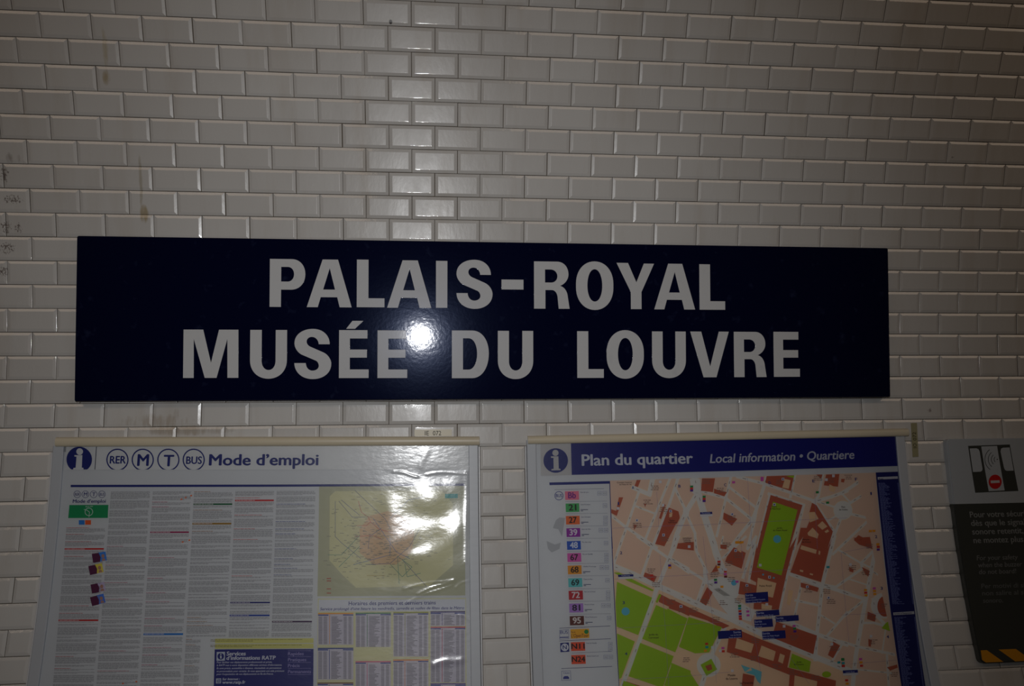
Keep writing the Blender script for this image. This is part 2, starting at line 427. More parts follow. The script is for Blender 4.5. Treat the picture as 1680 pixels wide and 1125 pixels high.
NAVY = enamel('navy_enamel', (0.0012, 0.0024, 0.020), 0.11, 0.19)
WHITE = enamel('white_enamel', (0.64, 0.645, 0.65), 0.05, 0.25)
def local(bm, name, parent, material, smooth=False):
    me = bpy.data.meshes.new(name); bm.to_mesh(me); bm.free(); me.transform(MS)
    if smooth: me.polygons.foreach_set('use_smooth', [True] * len(me.polygons))
    return link(name, me, parent, material)
bm = bmesh.new(); bmesh.ops.create_cube(bm, size=1)
W_ = SX1 - SX0; TH = 0.034
for v in bm.verts: v.co = Vector((v.co.x * W_, v.co.y * SH, (v.co.z - .5) * TH))
ve = [e for e in bm.edges if abs(e.verts[0].co.z - e.verts[1].co.z) > .01]
bmesh.ops.bevel(bm, geom=ve, offset=.006, segments=4, affect='EDGES', profile=.5)
te = [e for e in bm.edges if e.verts[0].co.z > -.001 and e.verts[1].co.z > -.001]
bmesh.ops.bevel(bm, geom=te, offset=.003, segments=3, affect='EDGES', profile=.5)
local(bm, 'board', sign, NAVY)
# hidden rails that carry the board off the curved wall
for bx in (-0.95, 0.95):
    bm = bmesh.new(); bmesh.ops.create_cube(bm, size=1)
    for v in bm.verts: v.co = Vector((bx + v.co.x * .05, v.co.y * (SH - .08), -TH - .0055 + v.co.z * .012))
    local(bm, 'mounting_rail', sign, mat((90, 90, 92), .45, .5, 1, name='steel_rail'))
G = {
 'P': 'M0,0 L.62,0 C1,0,1,.315 C1,.64,.6,.64 L.32,.64 L.32,1 L0,1|M.32,.165 L.5,.165 C.68,.165,.68,.315 C.68,.47,.5,.47 L.32,.47',
 'A': 'M.345,0 L.69,0 L1,1 L.73,1 L.675,.79 L.31,.79 L.245,1 L0,1|M.505,.18 L.625,.63 L.362,.63',
 'L': 'M0,0 L.42,0 L.42,.81 L1,.81 L1,1 L0,1',
 'I': 'M0,0 L1,0 L1,1 L0,1', '-': 'M0,0 L1,0 L1,1 L0,1',
 'S': 'M.955,.307 C.955,0,.5,0 C0,0,0,.285 C0,.44,.2,.515 L.585,.635 C.66,.665,.66,.735 C.66,.83,.49,.83 C.32,.83,.31,.68 L0,.68 C.01,1,.5,1 C1,1,1,.7 C1,.545,.79,.47 L.43,.355 C.33,.32,.33,.255 C.33,.162,.47,.162 C.64,.162,.655,.307',
 'R': 'M0,0 L.65,0 C.97,0,.97,.27 C.97,.45,.73,.515 C.93,.54,.95,.75 L1,1 L.69,1 L.66,.75 C.64,.605,.5,.605 L.32,.605 L.32,1 L0,1|M.31,.17 L.46,.17 C.655,.17,.655,.31 C.655,.445,.48,.445 L.31,.445',
 'O': 'M.5,0 C1,0,1,.46 L1,.54 C1,1,.5,1 C0,1,0,.54 L0,.46 C0,0,.5,0|M.5,.163 C.7,.163,.7,.5 C.7,.825,.5,.825 C.305,.825,.305,.5 C.305,.163,.5,.163',
 'Y': 'M0,0 L.305,0 L.525,.42 L.725,.01 L1,.01 L.66,.63 L.66,1 L.375,1 L.375,.63',
 'M': 'M0,0 L.355,0 L.5,.69 L.64,0 L.993,0 L1,1 L.8,1 L.793,.19 L.605,1 L.39,1 L.185,.19 L.193,1 L0,1',
 'U': 'M0,0 L.315,0 L.315,.63 C.315,.82,.505,.82 C.69,.82,.69,.63 L.69,0 L1,0 L1,.62 C1,1,.5,1 C0,1,0,.62',
 'E': 'M0,0 L.955,0 L.955,.175 L.365,.175 L.365,.405 L.94,.405 L.94,.575 L.365,.575 L.365,.82 L1,.82 L1,1 L0,1',
 'D': 'M0,0 L.55,0 C1,0,1,.48 C1,1,.55,1 L0,1|M.3,.165 L.45,.165 C.68,.165,.68,.49 C.68,.82,.45,.82 L.3,.82',
 'V': 'M0,0 L.285,0 L.51,.765 L.74,0 L1,0 L.67,1 L.335,1'}
def outline(d):
    pts = []
    for tk in d.split():
        n = [float(q) for q in tk[1:].split(',')]
        if tk[0] in 'ML': pts.append((n[0], n[1]))
        else:
            p0 = pts[-1]; c = n[:2]; p1 = n[2:]; k = 0.585
            a = [p0[i] + k * (c[i] - p0[i]) for i in (0, 1)]; b = [p1[i] + k * (c[i] - p1[i]) for i in (0, 1)]
            for j in range(1, 13):
                t = j / 12; u = 1 - t
                pts.append(tuple(u**3 * p0[i] + 3 * u * u * t * a[i] + 3 * u * t * t * b[i] + t**3 * p1[i] for i in (0, 1)))
    if abs(pts[0][0] - pts[-1][0]) + abs(pts[0][1] - pts[-1][1]) < 1e-6: pts.pop()
    return pts
def letter(ch, x0, y0, x1, y1, extra=None):
    ym, xm = (y0 + y1) / 2, (x0 + x1) / 2
    a0 = sign_ab(x0, ym)[0]; a1 = sign_ab(x1, ym)[0]; b0 = sign_ab(xm, y0)[1]; b1 = sign_ab(xm, y1)[1]
    loops = [[(a0 + (a1 - a0) * x, b0 + (b1 - b0) * y) for x, y in outline(d)] for d in G['E' if ch == 'É' else ch].split('|')]
    if extra: loops.append([sign_ab(*q) for q in extra])
    cu = bpy.data.curves.new('letter', 'CURVE'); cu.dimensions = '2D'; cu.fill_mode = 'BOTH'; cu.extrude = 0.0009; cu.bevel_depth = 0.0006; cu.bevel_resolution = 1; cu.offset = -0.0006
    for lp in loops:
        sp = cu.splines.new('POLY'); sp.points.add(len(lp) - 1); sp.use_cyclic_u = True
        for i, (a, b) in enumerate(lp): sp.points[i].co = (a, b, 0, 1)
    o = bpy.data.objects.new('t', cu); me = bpy.data.meshes.new_from_object(o); bpy.data.objects.remove(o); bpy.data.curves.remove(cu)
    me.transform(Matrix.Translation((0, 0, 0.0004))); me.transform(MS); me.name = 'letter'
    me.materials.clear()
    link('hyphen' if ch == '-' else 'letter', me, sign, WHITE)
for t in ('P,442.6,424.9,501,503.5 A,503.5,425.7,577.3,504 L,585.4,426,631,504 A,635.1,427,707.9,505 I,715.2,427.9,734,504.9 S,748.8,426,808.1,506.7 '
          '-,822.7,458.6,858.8,474.9 R,876,429,934.4,506.4 O,944.9,428.7,1006.2,508.5 Y,1011.5,431.4,1073.2,507 A,1073,432.6,1140.1,507.6 L,1147.3,433.6,1189.3,508.1 '
          'M,300.9,540.6,391.6,619.8 U,410.3,541.1,470.9,621.2 S,483,539.3,543.7,621.8 E,619.3,541.8,668.3,620 D,741.3,542,802,620.2 U,816.7,542.6,874.8,621.8 '
          'L,946.8,543.2,990.4,619.8 O,995.1,541.4,1056.2,621.2 U,1069.7,543.6,1125.1,620.2 V,1132.5,543.8,1195.8,618.8 R,1204,544.2,1257.2,618.5 E,1269.1,544.2,1311.8,618').split():
    q = t.split(','); letter(q[0], *map(float, q[1:]))
letter('É', 556.2, 541.4, 605, 620, [(578.2, 526.2), (596.3, 526.2), (582.6, 539.3), (567.9, 539.3)])

# ================================================================== poster frames
CREAM = mat((216, 204, 178), .35, .5, name='cream_enamelled_metal', noise=.12)
RAILM = mat((188, 192, 198), .33, .5, name='pale_grey_rail', noise=.06)
CHROME = mat((236, 236, 238), .28, .6, 0.15, name='polished_trim')  # bright reflection of the metal put into a pale base colour
BACKM = mat((150, 150, 150), .7, .2, name='grey_backing')
PLASTIC = plastic_material()
S0 = (17.62 - 9) * PV; S1 = (17.62 + 15.2 - 9) * PV
def frame(u0, u1, mold, sl, label, wrinkle):
    xa, xb = (u0 - 10) * PU, (u1 - 10) * PU
    e = empty('poster_frame', tuple(surf((xa + xb) / 2, S1, 0.0)), label, 'frame', )
    sx = (0.5 * (sl[0] + sl[1]))
    bent_box('backing_panel', xa + .006, xb - .006, S0 + .01, S1, .0005, .006, e, BACKM, 40)
    for a, b in ((xa + .0065, xa + .0385), (xb - .0385, xb - .0065)): bent_box('side_rail', a, b, S0 + .01, S1, .006, .0165, e, RAILM, 40, .002)
    for a, b in ((xa + .0005, xa + .0048), (xb - .0048, xb - .0005)): bent_box('trim_strip', a, b, S0 + .03, S1, .0, .0105, e, CHROME, 40, .0015)
    bent_box('bottom_rail', xa, xb, S1 - .004, S1 + .03, .0005, .022, e, RAILM, 3)
    # rounded top moulding; ends from the picture
    (X0, X1), (sa, sb) = unproj([mold[0], mold[2]], [mold[1], mold[3]], .026)
    hgt = mold[4]; V = []; Fc = []; n = 40; K = 12
    prof = [(0, .0005)] + [(hgt * (.5 - .5 * math.cos(math.pi * k / K)), .010 + .017 * (math.sin(math.pi * k / K) ** .55 if 0 < k < K else 0)) for k in range(K + 1)] + [(hgt, .0005)]
    for i in (0, 1):
        x = X0 if i == 0 else X1; s_ = sa if i == 0 else sb
        for ds, o in prof: V.append(surf(x, s_ + ds, o))
    mm_ = len(prof)
    for j in range(mm_ - 1): Fc.append((j, j + mm_, j + mm_ + 1, j + 1))
    V += V[:2 * mm_]
    Fc.append(tuple(range(2 * mm_, 3 * mm_))); Fc.append(tuple(range(4 * mm_ - 1, 3 * mm_ - 1, -1)))
    me = mesh('top_moulding', V, Fc)
    for p in me.polygons: p.use_smooth = len(p.vertices) == 4
    link('top_moulding', me, e, CREAM)
    # clear film over the sheets
    x0, x1, s0, s1 = xa + .036, xb - .036, S0 + .012, S1 - .002
    nxx, nss = (330, 330) if wrinkle else (60, 80)
    gx = np.linspace(x0, x1, nxx); gs = np.linspace(s0, s1, nss); GX, GSs = np.meshgrid(gx, gs)
    o = np.full_like(GX, .0135)
    if wrinkle:
        def pxm(x, y): a, s = unproj(x, y, .0135); return float(a), float(s)
        def soft(x, a, b, wd): return 1 / (1 + np.exp(-(x - a) / wd)) / (1 + np.exp((x - b) / wd))
        ax, as_ = pxm(632, 776); bx, bs = pxm(772, 960)
        mk = soft(GX, ax, bx, .014) * soft(GSs, as_, bs, .010)
        nz = np.zeros_like(GX)
        for k in range(26):
            fq = RNG.uniform(14, 55); an = RNG.normal(math.pi / 2, .8); ph = RNG.uniform(0, 6.28)
            wob = .9 * np.sin(GX * 17 + k) + .7 * np.sin(GSs * 21 + 2 * k)
            nz += np.sin((GX * math.cos(an) + GSs * math.sin(an)) * fq + ph + wob) / fq * 1.2
        o = o + mk * nz * .0085
        # the film bellies out in its upper right corner
        cx0, cs0 = pxm(712, 918)
        o = o + .0092 * np.exp(-((GSs - cs0) / .10) ** 2) * np.exp(-((GX - cx0) / .16) ** 4)
        for (x_, y_, x2_, y2_, hh, wd) in ((685, 975, 745, 950, .0011, .004), (662, 966, 745, 948, .0008, .003), (665, 990, 742, 957, .0009, .003), (748, 964, 772, 948, .0009, .0025),
                                           (645, 774, 685, 780, .0009, .003), (700, 778, 770, 774, .0008, .003), (712, 1090, 757, 1080, .0012, .009), (752, 1009, 772, 1015, .0007, .003),
                                           (690, 765, 700, 740, .0004, .010), (766, 776, 764, 920, .0010, .005)):
            (A0, A1), (q0, q1) = unproj([x_, x2_], [y_, y2_], .0135)
            dx, ds = A1 - A0, q1 - q0; LL = dx * dx + ds * ds
            t = np.clip(((GX - A0) * dx + (GSs - q0) * ds) / LL, 0, 1)
            dd = np.hypot(GX - A0 - t * dx, GSs - q0 - t * ds + .004 * np.sin(t * 5))
            o = o + hh * np.exp(-(dd / wd) ** 2)
    W3 = surf(GX.ravel(), GSs.ravel(), o.ravel())
    Fc = [(i * nxx + j, (i + 1) * nxx + j, (i + 1) * nxx + j + 1, i * nxx + j + 1) for i in range(nss - 1) for j in range(nxx - 1)]
    link('plastic_cover', mesh('plastic_cover', W3, Fc, True), e, PLASTIC)
    return e
frame(1, 10, (90.6, 716.7, 786.7, 715.6, .031), (0, 0), 'cream-topped wall frame with clear film around the Mode d\'emploi poster', True)
frame(11, 20, (866.3, 714.8, 1491, 702.4, .0285), (0, 0), 'cream-topped wall frame with clear film around the Plan du quartier map', False)

# ================================================================== left sheets
O1 = 0.0065
INK = (134, 132, 134); NV = (22, 34, 110)
def lay(k): return O1 + 0.00018 * k
PAPER = mat((203, 203, 204), .5, .3, name='white_poster_paper', noise=.03)
def sheet(name, quad, o, parent, color, label=None):
    P = Print(); P.poly(quad, o); return P.build(name, color, parent, o, label)
def ctr(px, py, o): a, s = unproj(px, py, o); return tuple(surf(a, s, o))

# --- header strip
O1 = 0.0086
hs = empty('header_strip', ctr(440, 768, O1), 'narrow white header strip reading Mode d\'emploi under the left moulding', 'sign')
sheet('paper', [(109, 724), (770, 723), (770, 770), (106.5, 770.2)], O1, hs, mat((210, 209, 208), .5, .3, name='header_paper', noise=.03))
YM = 769.9
P = Print(); P.disc(130, 753.6, 21, lay(1), ymax=YM, n=48); P.build('information_symbol', NV, hs, lay(1))
P = Print(); P.disc(130.7, 740.6, 5.5, lay(2)); P.poly([(122.1, 746.4), (135.1, 746.4), (134.2, 767), (136.9, 767.2), (136.9, YM), (120.2, YM), (120.4, 767.4), (124.1, 766.9), (125.5, 748.9), (122.1, 748.7)], lay(2))
P.build('symbol_letter', (210, 209, 208), hs, lay(2))
P = Print(); P.stroke([(158.3, 731), (155.7, YM)], 1.2, lay(1), False); P.build('divider_line', (40, 44, 70), hs, lay(1))
for cx, tx, a, b, y0, y1 in ((192.7, 'RER', 180.2, 205.8, 760, 748), (234.2, 'M', 225.5, 243, 763.7, 745.2), (276.2, 'T', 268.5, 284.2, 764.3, 746.4), (317.8, 'BUS', 305.4, 330.6, 760.6, 748.8)):
    P = Print(); P.ring(cx, 754, 18.3, 2.1, lay(1), ymax=YM); P.text(tx, a, y0, b, y0, y0 - y1, lay(1), bold=.03)
    P.build('round_badge', NV, hs, lay(1))
P = Print(); P.text("Mode d\u2019emploi", 343.3, 763, 521.6, 762.6, 17.8, lay(1), bold=.03); P.build('title', NV, hs, lay(1))

# --- usage guide poster
O1 = 0.0066
gp = empty('usage_guide_poster', ctr(440, 1120, O1), 'white printed transport guide poster with six text columns, map and timetable', 'poster')
(Xl, Xr), (sl_, _) = unproj([107, 770], [768, 768], O1)
xa, xb = (1 - 10) * PU + .0375, -.0375
V = []; n = 44; s_a, s_b = S0 + .03, S1 - .01
for i in range(n + 1):
    s = s_a + (s_b - s_a) * i / n
    V += [surf(xa, s, O1), surf(xb, s, O1)]
link('paper', mesh('paper', V, [(2 * i, 2 * i + 2, 2 * i + 3, 2 * i + 1) for i in range(n)], True), gp, PAPER)
def XL(y): return 115 + (y - 795) * (87.5 - 115) / 320
def XR(y): return 762 + (y - 795) * (765 - 762) / 325
def at(a, y): return XL(y) + a * (XR(y) - XL(y)), y + 2.0 * (0.5 - a)
def rect(a0, a1, y0, y1): return [at(a0, y0), at(a1, y0), at(a1, y1), at(a0, y1)]
P = Print(); P.poly([(116, 795.2), (440, 794.6), (761.8, 793.1), (761.8, 796.8), (440, 798.4), (116, 798.9)], lay(1)); P.build('blue_rule', NV, gp, lay(1))
COLS = [(0.0, .098), (.105, .204), (.211, .308), (.3155, .4135), (.420, .518), (.5245, .6225)]
HEAD = {0: (186, 96, 96), 1: (180, 104, 116), 2: (182, 96, 120), 3: (168, 128, 98), 4: (196, 96, 92), 5: (96, 100, 146)}
BARS = {2: [(871, 873.6, (150, 20, 80)), (1038, 1041, (20, 110, 190))], 3: [(825.2, 828, (28, 96, 60)), (857, 860, (150, 110, 30))],
        4: [(819.2, 822, (190, 30, 35)), (986.8, 989.4, (30, 34, 110)), (1007.8, 1010.6, (20, 60, 150))], 5: [(1018.3, 1021, (60, 24, 70))],
        0: [(898, 900.6, (195, 30, 30)), (1015, 1017.7, (185, 30, 30))]}
END = {0: 1135, 1: 1135, 2: 1135, 3: 1135, 4: 1044, 5: 1044}
def words(P, a0, a1, y, o, h=.62, dens=1.0, full=True):
    """a line of illegibly small print: word-length dashes"""
    q = []; a = a0; end = a1 if full else a0 + (a1 - a0) * random.uniform(.35, .95)
    while a < end - .002:
        wd = min(random.uniform(.002, .011), end - a)
        q.append(rect(a, a + wd, y, y + h)); a += wd + .0012
    P.quads(q, o)
for ci, (a0, a1) in enumerate(COLS):
    root = None
    body = Print(); heads = Print()
    y = 803.5 if ci else 862.0
    bars = BARS.get(ci, [])
    run = 0
    while y < END[ci]:
        hit = [b for b in bars if b[0] - 1.6 < y < b[1] + .8]
        if hit: y = hit[0][1] + 1.4; continue
        if ci == 3 and y > 1044: a1 = .352
        if run <= 0:
            y += 2.1; run = random.randint(2, 10)
            if random.random() < .3: words(heads, a0, a0 + (a1 - a0) * random.uniform(.35, .8), y, lay(1), .85); y += 1.7
            continue
        words(body, a0, a1, y, lay(1), full=run > 1)
        y += 1.38; run -= 1
    ob = body.build('text_column', INK, gp, lay(1))
    h_ = heads.build('column_headings', HEAD[ci], ob, lay(1))
    a1 = COLS[ci][1]
    for (b0, b1, c) in bars:
        P = Print(); P.poly(rect(a0, a1, b0, b1), lay(1)); P.build('heading_bar', c, ob, lay(1))
        P = Print(); words(P, a0 + .002, a0 + .05, b0 + .9, lay(2), .8); P.build('heading_words', (215, 205, 205), ob, lay(2))
# logos above the first column
P = Print()
for cx, tx in ((126.7, 'RER'), (140.2, 'M'), (153.7, 'T'), (167.2, 'BUS')):
    P.ring(cx, 810.6, 6.0, .75, lay(1), 24); hw = 4.0 if len(tx) > 1 else 2.8; P.text(tx, cx - hw, 813 if len(tx) > 1 else 813.4, cx + hw, 813 if len(tx) > 1 else 813.4, 4.6 if len(tx) > 1 else 5.8, lay(1), bold=.02)
P.text("Mode d\u2019emploi", 119.4, 824.6, 173.2, 824.4, 5.4, lay(1), bold=.03)
P.build('guide_title', (52, 48, 110), gp, lay(1))
P = Print(); P.poly([(113.9, 828.2), (177.9, 828), (176.8, 849.4), (111.9, 849.6)], lay(1)); gb = P.build('green_panel', (16, 140, 84), gp, lay(1))
P = Print(); P.ring(145.8, 839.4, 6.8, 1.1, lay(2), 28); P.stroke([(138, 835.4), (143, 837), (147, 840), (146.4, 843), (146, 848)], .9, lay(2)); P.text('RATP', 140.5, 831.8, 152.2, 831.7, 1.9, lay(2)); P.build('panel_emblem', (190, 205, 196), gb, lay(2))
for x0, x1, c in ((129.3, 138.8, (40, 120, 200)), (139.7, 149.3, (225, 90, 40))):
    P = Print(); P.poly([(x0, 853), (x1, 853), (x1, 860.5), (x0, 860.5)], lay(1)); P.build('service_icon', c, gp, lay(1))
# travel-card pictures
for cx, cy, c2, an in ((163, 914, (60, 130, 215), -.15), (157.5, 933.5, (225, 205, 80), -.2), (161, 964, (190, 175, 205), -.18), (160.5, 984, (70, 120, 215), -.25)):
    def rr(x, y): return (cx + x * math.cos(an) - y * math.sin(an), cy + x * math.sin(an) + y * math.cos(an))
    P = Print(); P.poly([rr(-11.5, -7.5), rr(0, -7.5), rr(2, 0), rr(0, 7.5), rr(-11.5, 7.5)], lay(2)); a_ = P.build('pass_card', (88, 26, 66), gp, lay(2))
    P = Print(); P.poly([rr(-1, -8), rr(11.5, -8), rr(11.5, 7), rr(-1, 7)], lay(1)); P.build('card_picture', c2, a_, lay(1))
    P = Print(); P.disc(*rr(6.2, -1.2), 2.6, lay(3), 3.2, 14); P.poly([rr(3, 6.4), rr(4.2, 2.6), rr(8.2, 2.6), rr(9.6, 6.4)], lay(3)); P.build('card_portrait', (176, 130, 110), a_, lay(3))
P = Print()
for x, y in ((296, 818), (303, 815), (312, 812), (298, 888), (309, 885), (200, 1120), (222, 1117)): P.poly([(x, y), (x + 3, y - .6), (x + 3.4, y + 1.6), (x + .3, y + 2.3)], lay(1))
P.build('route_sketch', (225, 110, 60), gp, lay(1))
# yellow boxes and the navy service notice
for y0, y1 in ((1047, 1054.8), (1056, 1063.6)):
    P = Print(); P.poly([(353, y0 + .4), (514.4, y0 - .4), (514.4, y1 - .4), (352.8, y1 + .4)], lay(1)); yb = P.build('yellow_notice', (205, 200, 120), gp, lay(1))
    P = Print()
    for k in range(2): words(P, .376, .60 - .12 * k, y0 + 1.6 + k * 2.2, lay(2), .8)
    P.build('notice_words', (120, 110, 60), yb, lay(2))
P = Print(); P.poly([(352.2, 1065), (514.4, 1064.2), (513.6, 1160), (349.6, 1160)], lay(1)); sn_ = P.build('service_notice', (26, 28, 112), gp, lay(1))
for q_ in ([(355.6, 1069.2), (369.2, 1069), (369, 1083.4), (355.2, 1083.6)], [(354.5, 1112.6), (362.8, 1112.4), (362.6, 1120.6), (354.3, 1120.8)]): P = Print(); P.poly(q_, lay(2)); P.build('icon_square', (190, 194, 205), sn_, lay(2))
P = Print(); P.disc(362.2, 1076.3, 5.4, lay(3)); P.build('icon_mark', (26, 28, 112), sn_, lay(3))
P = Print(); P.text('@', 355.6, 1118.4, 361.8, 1118.4, 4.6, lay(3)); P.build('icon_mark', (26, 28, 112), sn_, lay(3))
P = Print(); P.disc(362.3, 1072.9, 1.2, lay(4)); P.poly([(361, 1075), (363.6, 1075), (363.6, 1080), (361, 1080)], lay(4)); P.build('icon_letter', (190, 194, 205), sn_, lay(4))
P = Print(); WT = (205, 205, 214)
P.text('Services', 371.8, 1075, 402.7, 1074.8, 6.3, lay(2), bold=.035); P.text("d\u2019informations RATP", 371.6, 1082.1, 451.7, 1081.6, 6.2, lay(2), bold=.035)
for tx, x1, y in (('Pour faciliter vos d\u00e9placements professionnels et priv\u00e9s,', 446.3, 1087.6), ("la RATP met \u00e0 votre disposition diff\u00e9rents services d\u2019informations.", 462.5, 1092.4),
                  ('Ils sont pr\u00e9cis, accessibles \u00e0 distance, r\u00e9actualis\u00e9s en permanence', 461.3, 1097.3), ('et personnalis\u00e9s pour certains. Ils vous apportent une aide pr\u00e9cieuse', 466, 1102.2),
                  ("pour l\u2019organisation de vos d\u00e9placements en \u00cele-de-France.", 448.4, 1107)):
    P.text(tx, 355.4, y, x1, y - .6, 3.0, lay(2), slant=.2, bold=.012)
P.text('Sur Internet :', 364.6, 1115.4, 392.6, 1115.2, 3.6, lay(2), slant=.2, bold=.03); P.text('www.ratp.fr', 364.6, 1121.3, 402.3, 1121, 5, lay(2), bold=.035)
P.build('notice_text', WT, sn_, lay(2))
P = Print()
for tx, x1, y in (('Rapides', 498, 1074.6), ('Pratiques', 502.3, 1084.4), ('Pr\u00e9cis', 491.4, 1094.2), ('Permanents', 510.1, 1104)): P.text(tx, 472.4, y, x1, y - .2, 5.2, lay(2), bold=.02)
for y in (1067.2, 1077, 1086.4, 1096.2, 1106.4): P.stroke([(472.4, y), (510.2, y - .2)], .5, lay(2), False)
P.build('notice_list', (150, 140, 190), sn_, lay(2))
# metro network map
P = Print(); P.poly([(523.6, 798), (763.2, 796.5), (763.4, 976.5), (520.7, 978)], lay(1)); nm = P.build('network_map', (180, 178, 150), gp, lay(1))
P = Print(); P.poly([(541, 814), (550, 805.5), (725, 804.5), (743, 826), (743.4, 927), (704, 961), (584, 964), (561, 942), (540.4, 919)], lay(2)); P.build('map_zone', (208, 203, 162), nm, lay(2))
P = Print(); P.poly([(590, 868), (606, 846), (636, 838), (664, 848), (680, 872), (676, 905), (650, 926), (612, 926), (590, 906)], lay(3)); P.build('city_area', (212, 182, 146), nm, lay(3))
rl = random.Random(3)
NETC = {(196, 96, 88): [[(588, 822), (593, 840), (604, 848), (608, 856), (622, 868), (650, 875), (664, 872)], [(584, 862), (601, 862), (608, 856)], [(582, 880), (612, 878), (626, 884)]],  # glare haze of the film put into these paled line colours
        (120, 122, 146): [[(556, 822), (578, 848), (600, 848)], [(560, 820), (590, 845)], [(582, 804), (603, 824), (632, 851), (640, 866)], [(550, 822), (550, 880), (560, 890), (592, 916)], [(600, 926), (640, 924), (672, 896), (688, 868)],
                        [(604, 900), (606, 880), (626, 866)], [(660, 918), (700, 962)]],
        (104, 148, 136): [[(538, 910), (560, 910), (590, 878)], [(640, 925), (660, 946), (676, 930), (652, 912), (655, 958)], [(556, 930), (590, 896)], [(664, 925), (668, 946), (690, 940)]],
        (104, 126, 172): [[(640, 850), (670, 820), (708, 812)], [(640, 880), (640, 910), (580, 926)], [(612, 850), (650, 905), (672, 916)]],
        (180, 158, 96): [[(602, 944), (632, 944)], [(604, 880), (662, 882)], [(680, 860), (720, 850)]]}
for c, ls in NETC.items():
    P = Print()
    for l in ls: P.stroke(l, .75, lay(4))
    P.build('metro_lines', c, nm, lay(4))
P = Print(); q = []
for k in range(420):
    x, y = rl.gauss(625, 42), rl.gauss(886, 34)
    if 528 < x < 758 and 802 < y < 972: wd = rl.uniform(2, 7); q.append([(x, y), (x + wd, y), (x + wd, y + .7), (x, y + .7)])
P.quads(q, lay(5)); P.build('station_names', (138, 136, 124), nm, lay(5), kind='stuff')
P = Print()
for k, (x, y, c) in enumerate(((536, 948, 0), (536, 952, 0), (536, 965, 0), (536, 972, 0))): P.poly([(x, y), (x + 7, y), (x + 7, y + 1.4), (x, y + 1.4)], lay(5))
P.build('map_key', (180, 80, 60), nm, lay(5))
P = Print(); P.poly([(730, 810), (751, 809.6), (751, 816.8), (730, 817.2)], lay(2)); P.build('teal_panel', (20, 150, 150), nm, lay(2))
# timetable
P = Print(); P.poly([(521.5, 981.5), (764.5, 980.5), (766, 1160), (519, 1160)], lay(1)); tt = P.build('timetable', (210, 206, 162), gp, lay(1))
P = Print(); P.poly([(523, 983.4), (763.4, 982.4), (763.6, 1001.6), (522.6, 1003.2)], lay(2)); P.build('timetable_header', (206, 206, 212), tt, lay(2))
P = Print(); P.text('Horaires des premiers et derniers trains', 572, 992.6, 714.8, 991.2, 6.2, lay(3), bold=.012)
P.text("Service prolong\u00e9 d\u2019une heure les vendredis, samedis et veilles de f\u00eates dans le M\u00e9tro", 525, 1000.8, 761, 998.8, 4.4, lay(3), slant=.2, bold=.012); P.build('timetable_title', (44, 44, 120), tt, lay(3))
for (x0, y0, x1, y1, c) in ((521.8, 1005.4, 579.7, 1057.4, (225, 150, 40)), (583.5, 1004.8, 641.3, 1061, (70, 130, 80)), (645.4, 1003.8, 702.7, 1076.7, (150, 150, 50)), (706.4, 1002.6, 763, 1026.4, (60, 40, 120)),
                            (706.4, 1027.8, 763.4, 1119, (190, 30, 60)), (706.4, 1120.6, 764, 1155, (90, 60, 140)), (521.4, 1062.5, 579.7, 1114.7, (30, 50, 130)), (521, 1119.4, 579.6, 1155, (120, 80, 30)),
                            (583.3, 1084.3, 641.3, 1155, (210, 100, 130)), (645.2, 1081.6, 702.9, 1155, (220, 130, 50))):
    P = Print(); P.poly([(x0, y0), (x1, y0 - .3), (x1, y1), (x0, y1)], lay(2)); bl = P.build('timetable_block', (196, 190, 200), tt, lay(2))
    P = Print(); P.poly([(x0, y0), (x1, y0 - .3), (x1, y0 + 1.7), (x0, y0 + 2)], lay(3)); P.stroke([(x0 + 19, y0 + 3), (x0 + 19, y1 - 1)], .8, lay(3), False); P.build('line_colour', c, bl, lay(3))
    P = Print(); P.poly([(x0, y0 + 2.4), (x0 + 17, y0 + 2.4), (x0 + 17, y0 + 4.2), (x0, y0 + 4.2)], lay(3)); P.poly([(x1 - 17, y0 + 2.2), (x1, y0 + 2.2), (x1, y0 + 4), (x1 - 17, y0 + 4)], lay(3)); P.build('block_heading', (40, 60, 140), bl, lay(3))
    P = Print(); q = []; y = y0 + 6
    while y < y1 - 1:
        for a, b in ((1, 7), (9, 15), (22, 22 + random.uniform(8, 18)), (42, 47), (50, 55)): q.append([(x0 + a, y), (x0 + b, y), (x0 + b, y + .8), (x0 + a, y + .8)])
        y += 1.75
    P.quads(q, lay(3)); P.build('timetable_rows', (110, 104, 112), bl, lay(3), kind='stuff')

# ================================================================== right sheets
O1 = 0.0066
A = lambda x, y: (1110 + x / 5.625, 700 + y / 5.625)
B = lambda x, y: (850 + x / 5.625, 700 + y / 5.625)
C_ = lambda x, y: (850 + x / 4.593, 880 + y / 4.593)
D = lambda x, y: (1110 + x / 4.593, 880 + y / 4.593)
E_ = lambda x, y: (1380 + x / 5.1133, 680 + y / 5.1133)
F_ = lambda x, y: (1380 + x / 4.593, 880 + y / 4.593)
FR = {'A': A, 'B': B, 'C': C_, 'D': D, 'E': E_, 'F': F_}
def tr(s):
    """'A 10,20 30,40 D 5,6' -> picture points"""
    out = []; f = None
    for tk in s.split():
        if tk in FR: f = FR[tk]
        else: x, y = tk.split(','); out.append(f(float(x), float(y)))
    return out
qh = empty('header_banner', ctr(1200, 776, O1), 'navy header banner reading Plan du quartier above the map', 'sign')
mp_ = empty('neighbourhood_map_poster', ctr(1200, 1120, O1), 'neighbourhood map poster with orange blocks, green gardens and bus list', 'poster')
xa, xb = 1 * PU + .0375, 10 * PU - .0375
V = []
for i in range(n + 1):
    s = s_a - .02 + (s_b - s_a + .02) * i / n
    V += [surf(xa, s, O1), surf(xb, s, O1)]
link('paper', mesh('paper', V, [(2 * i, 2 * i + 2, 2 * i + 3, 2 * i + 1) for i in range(n)], True), mp_, PAPER)
O1 = 0.0084
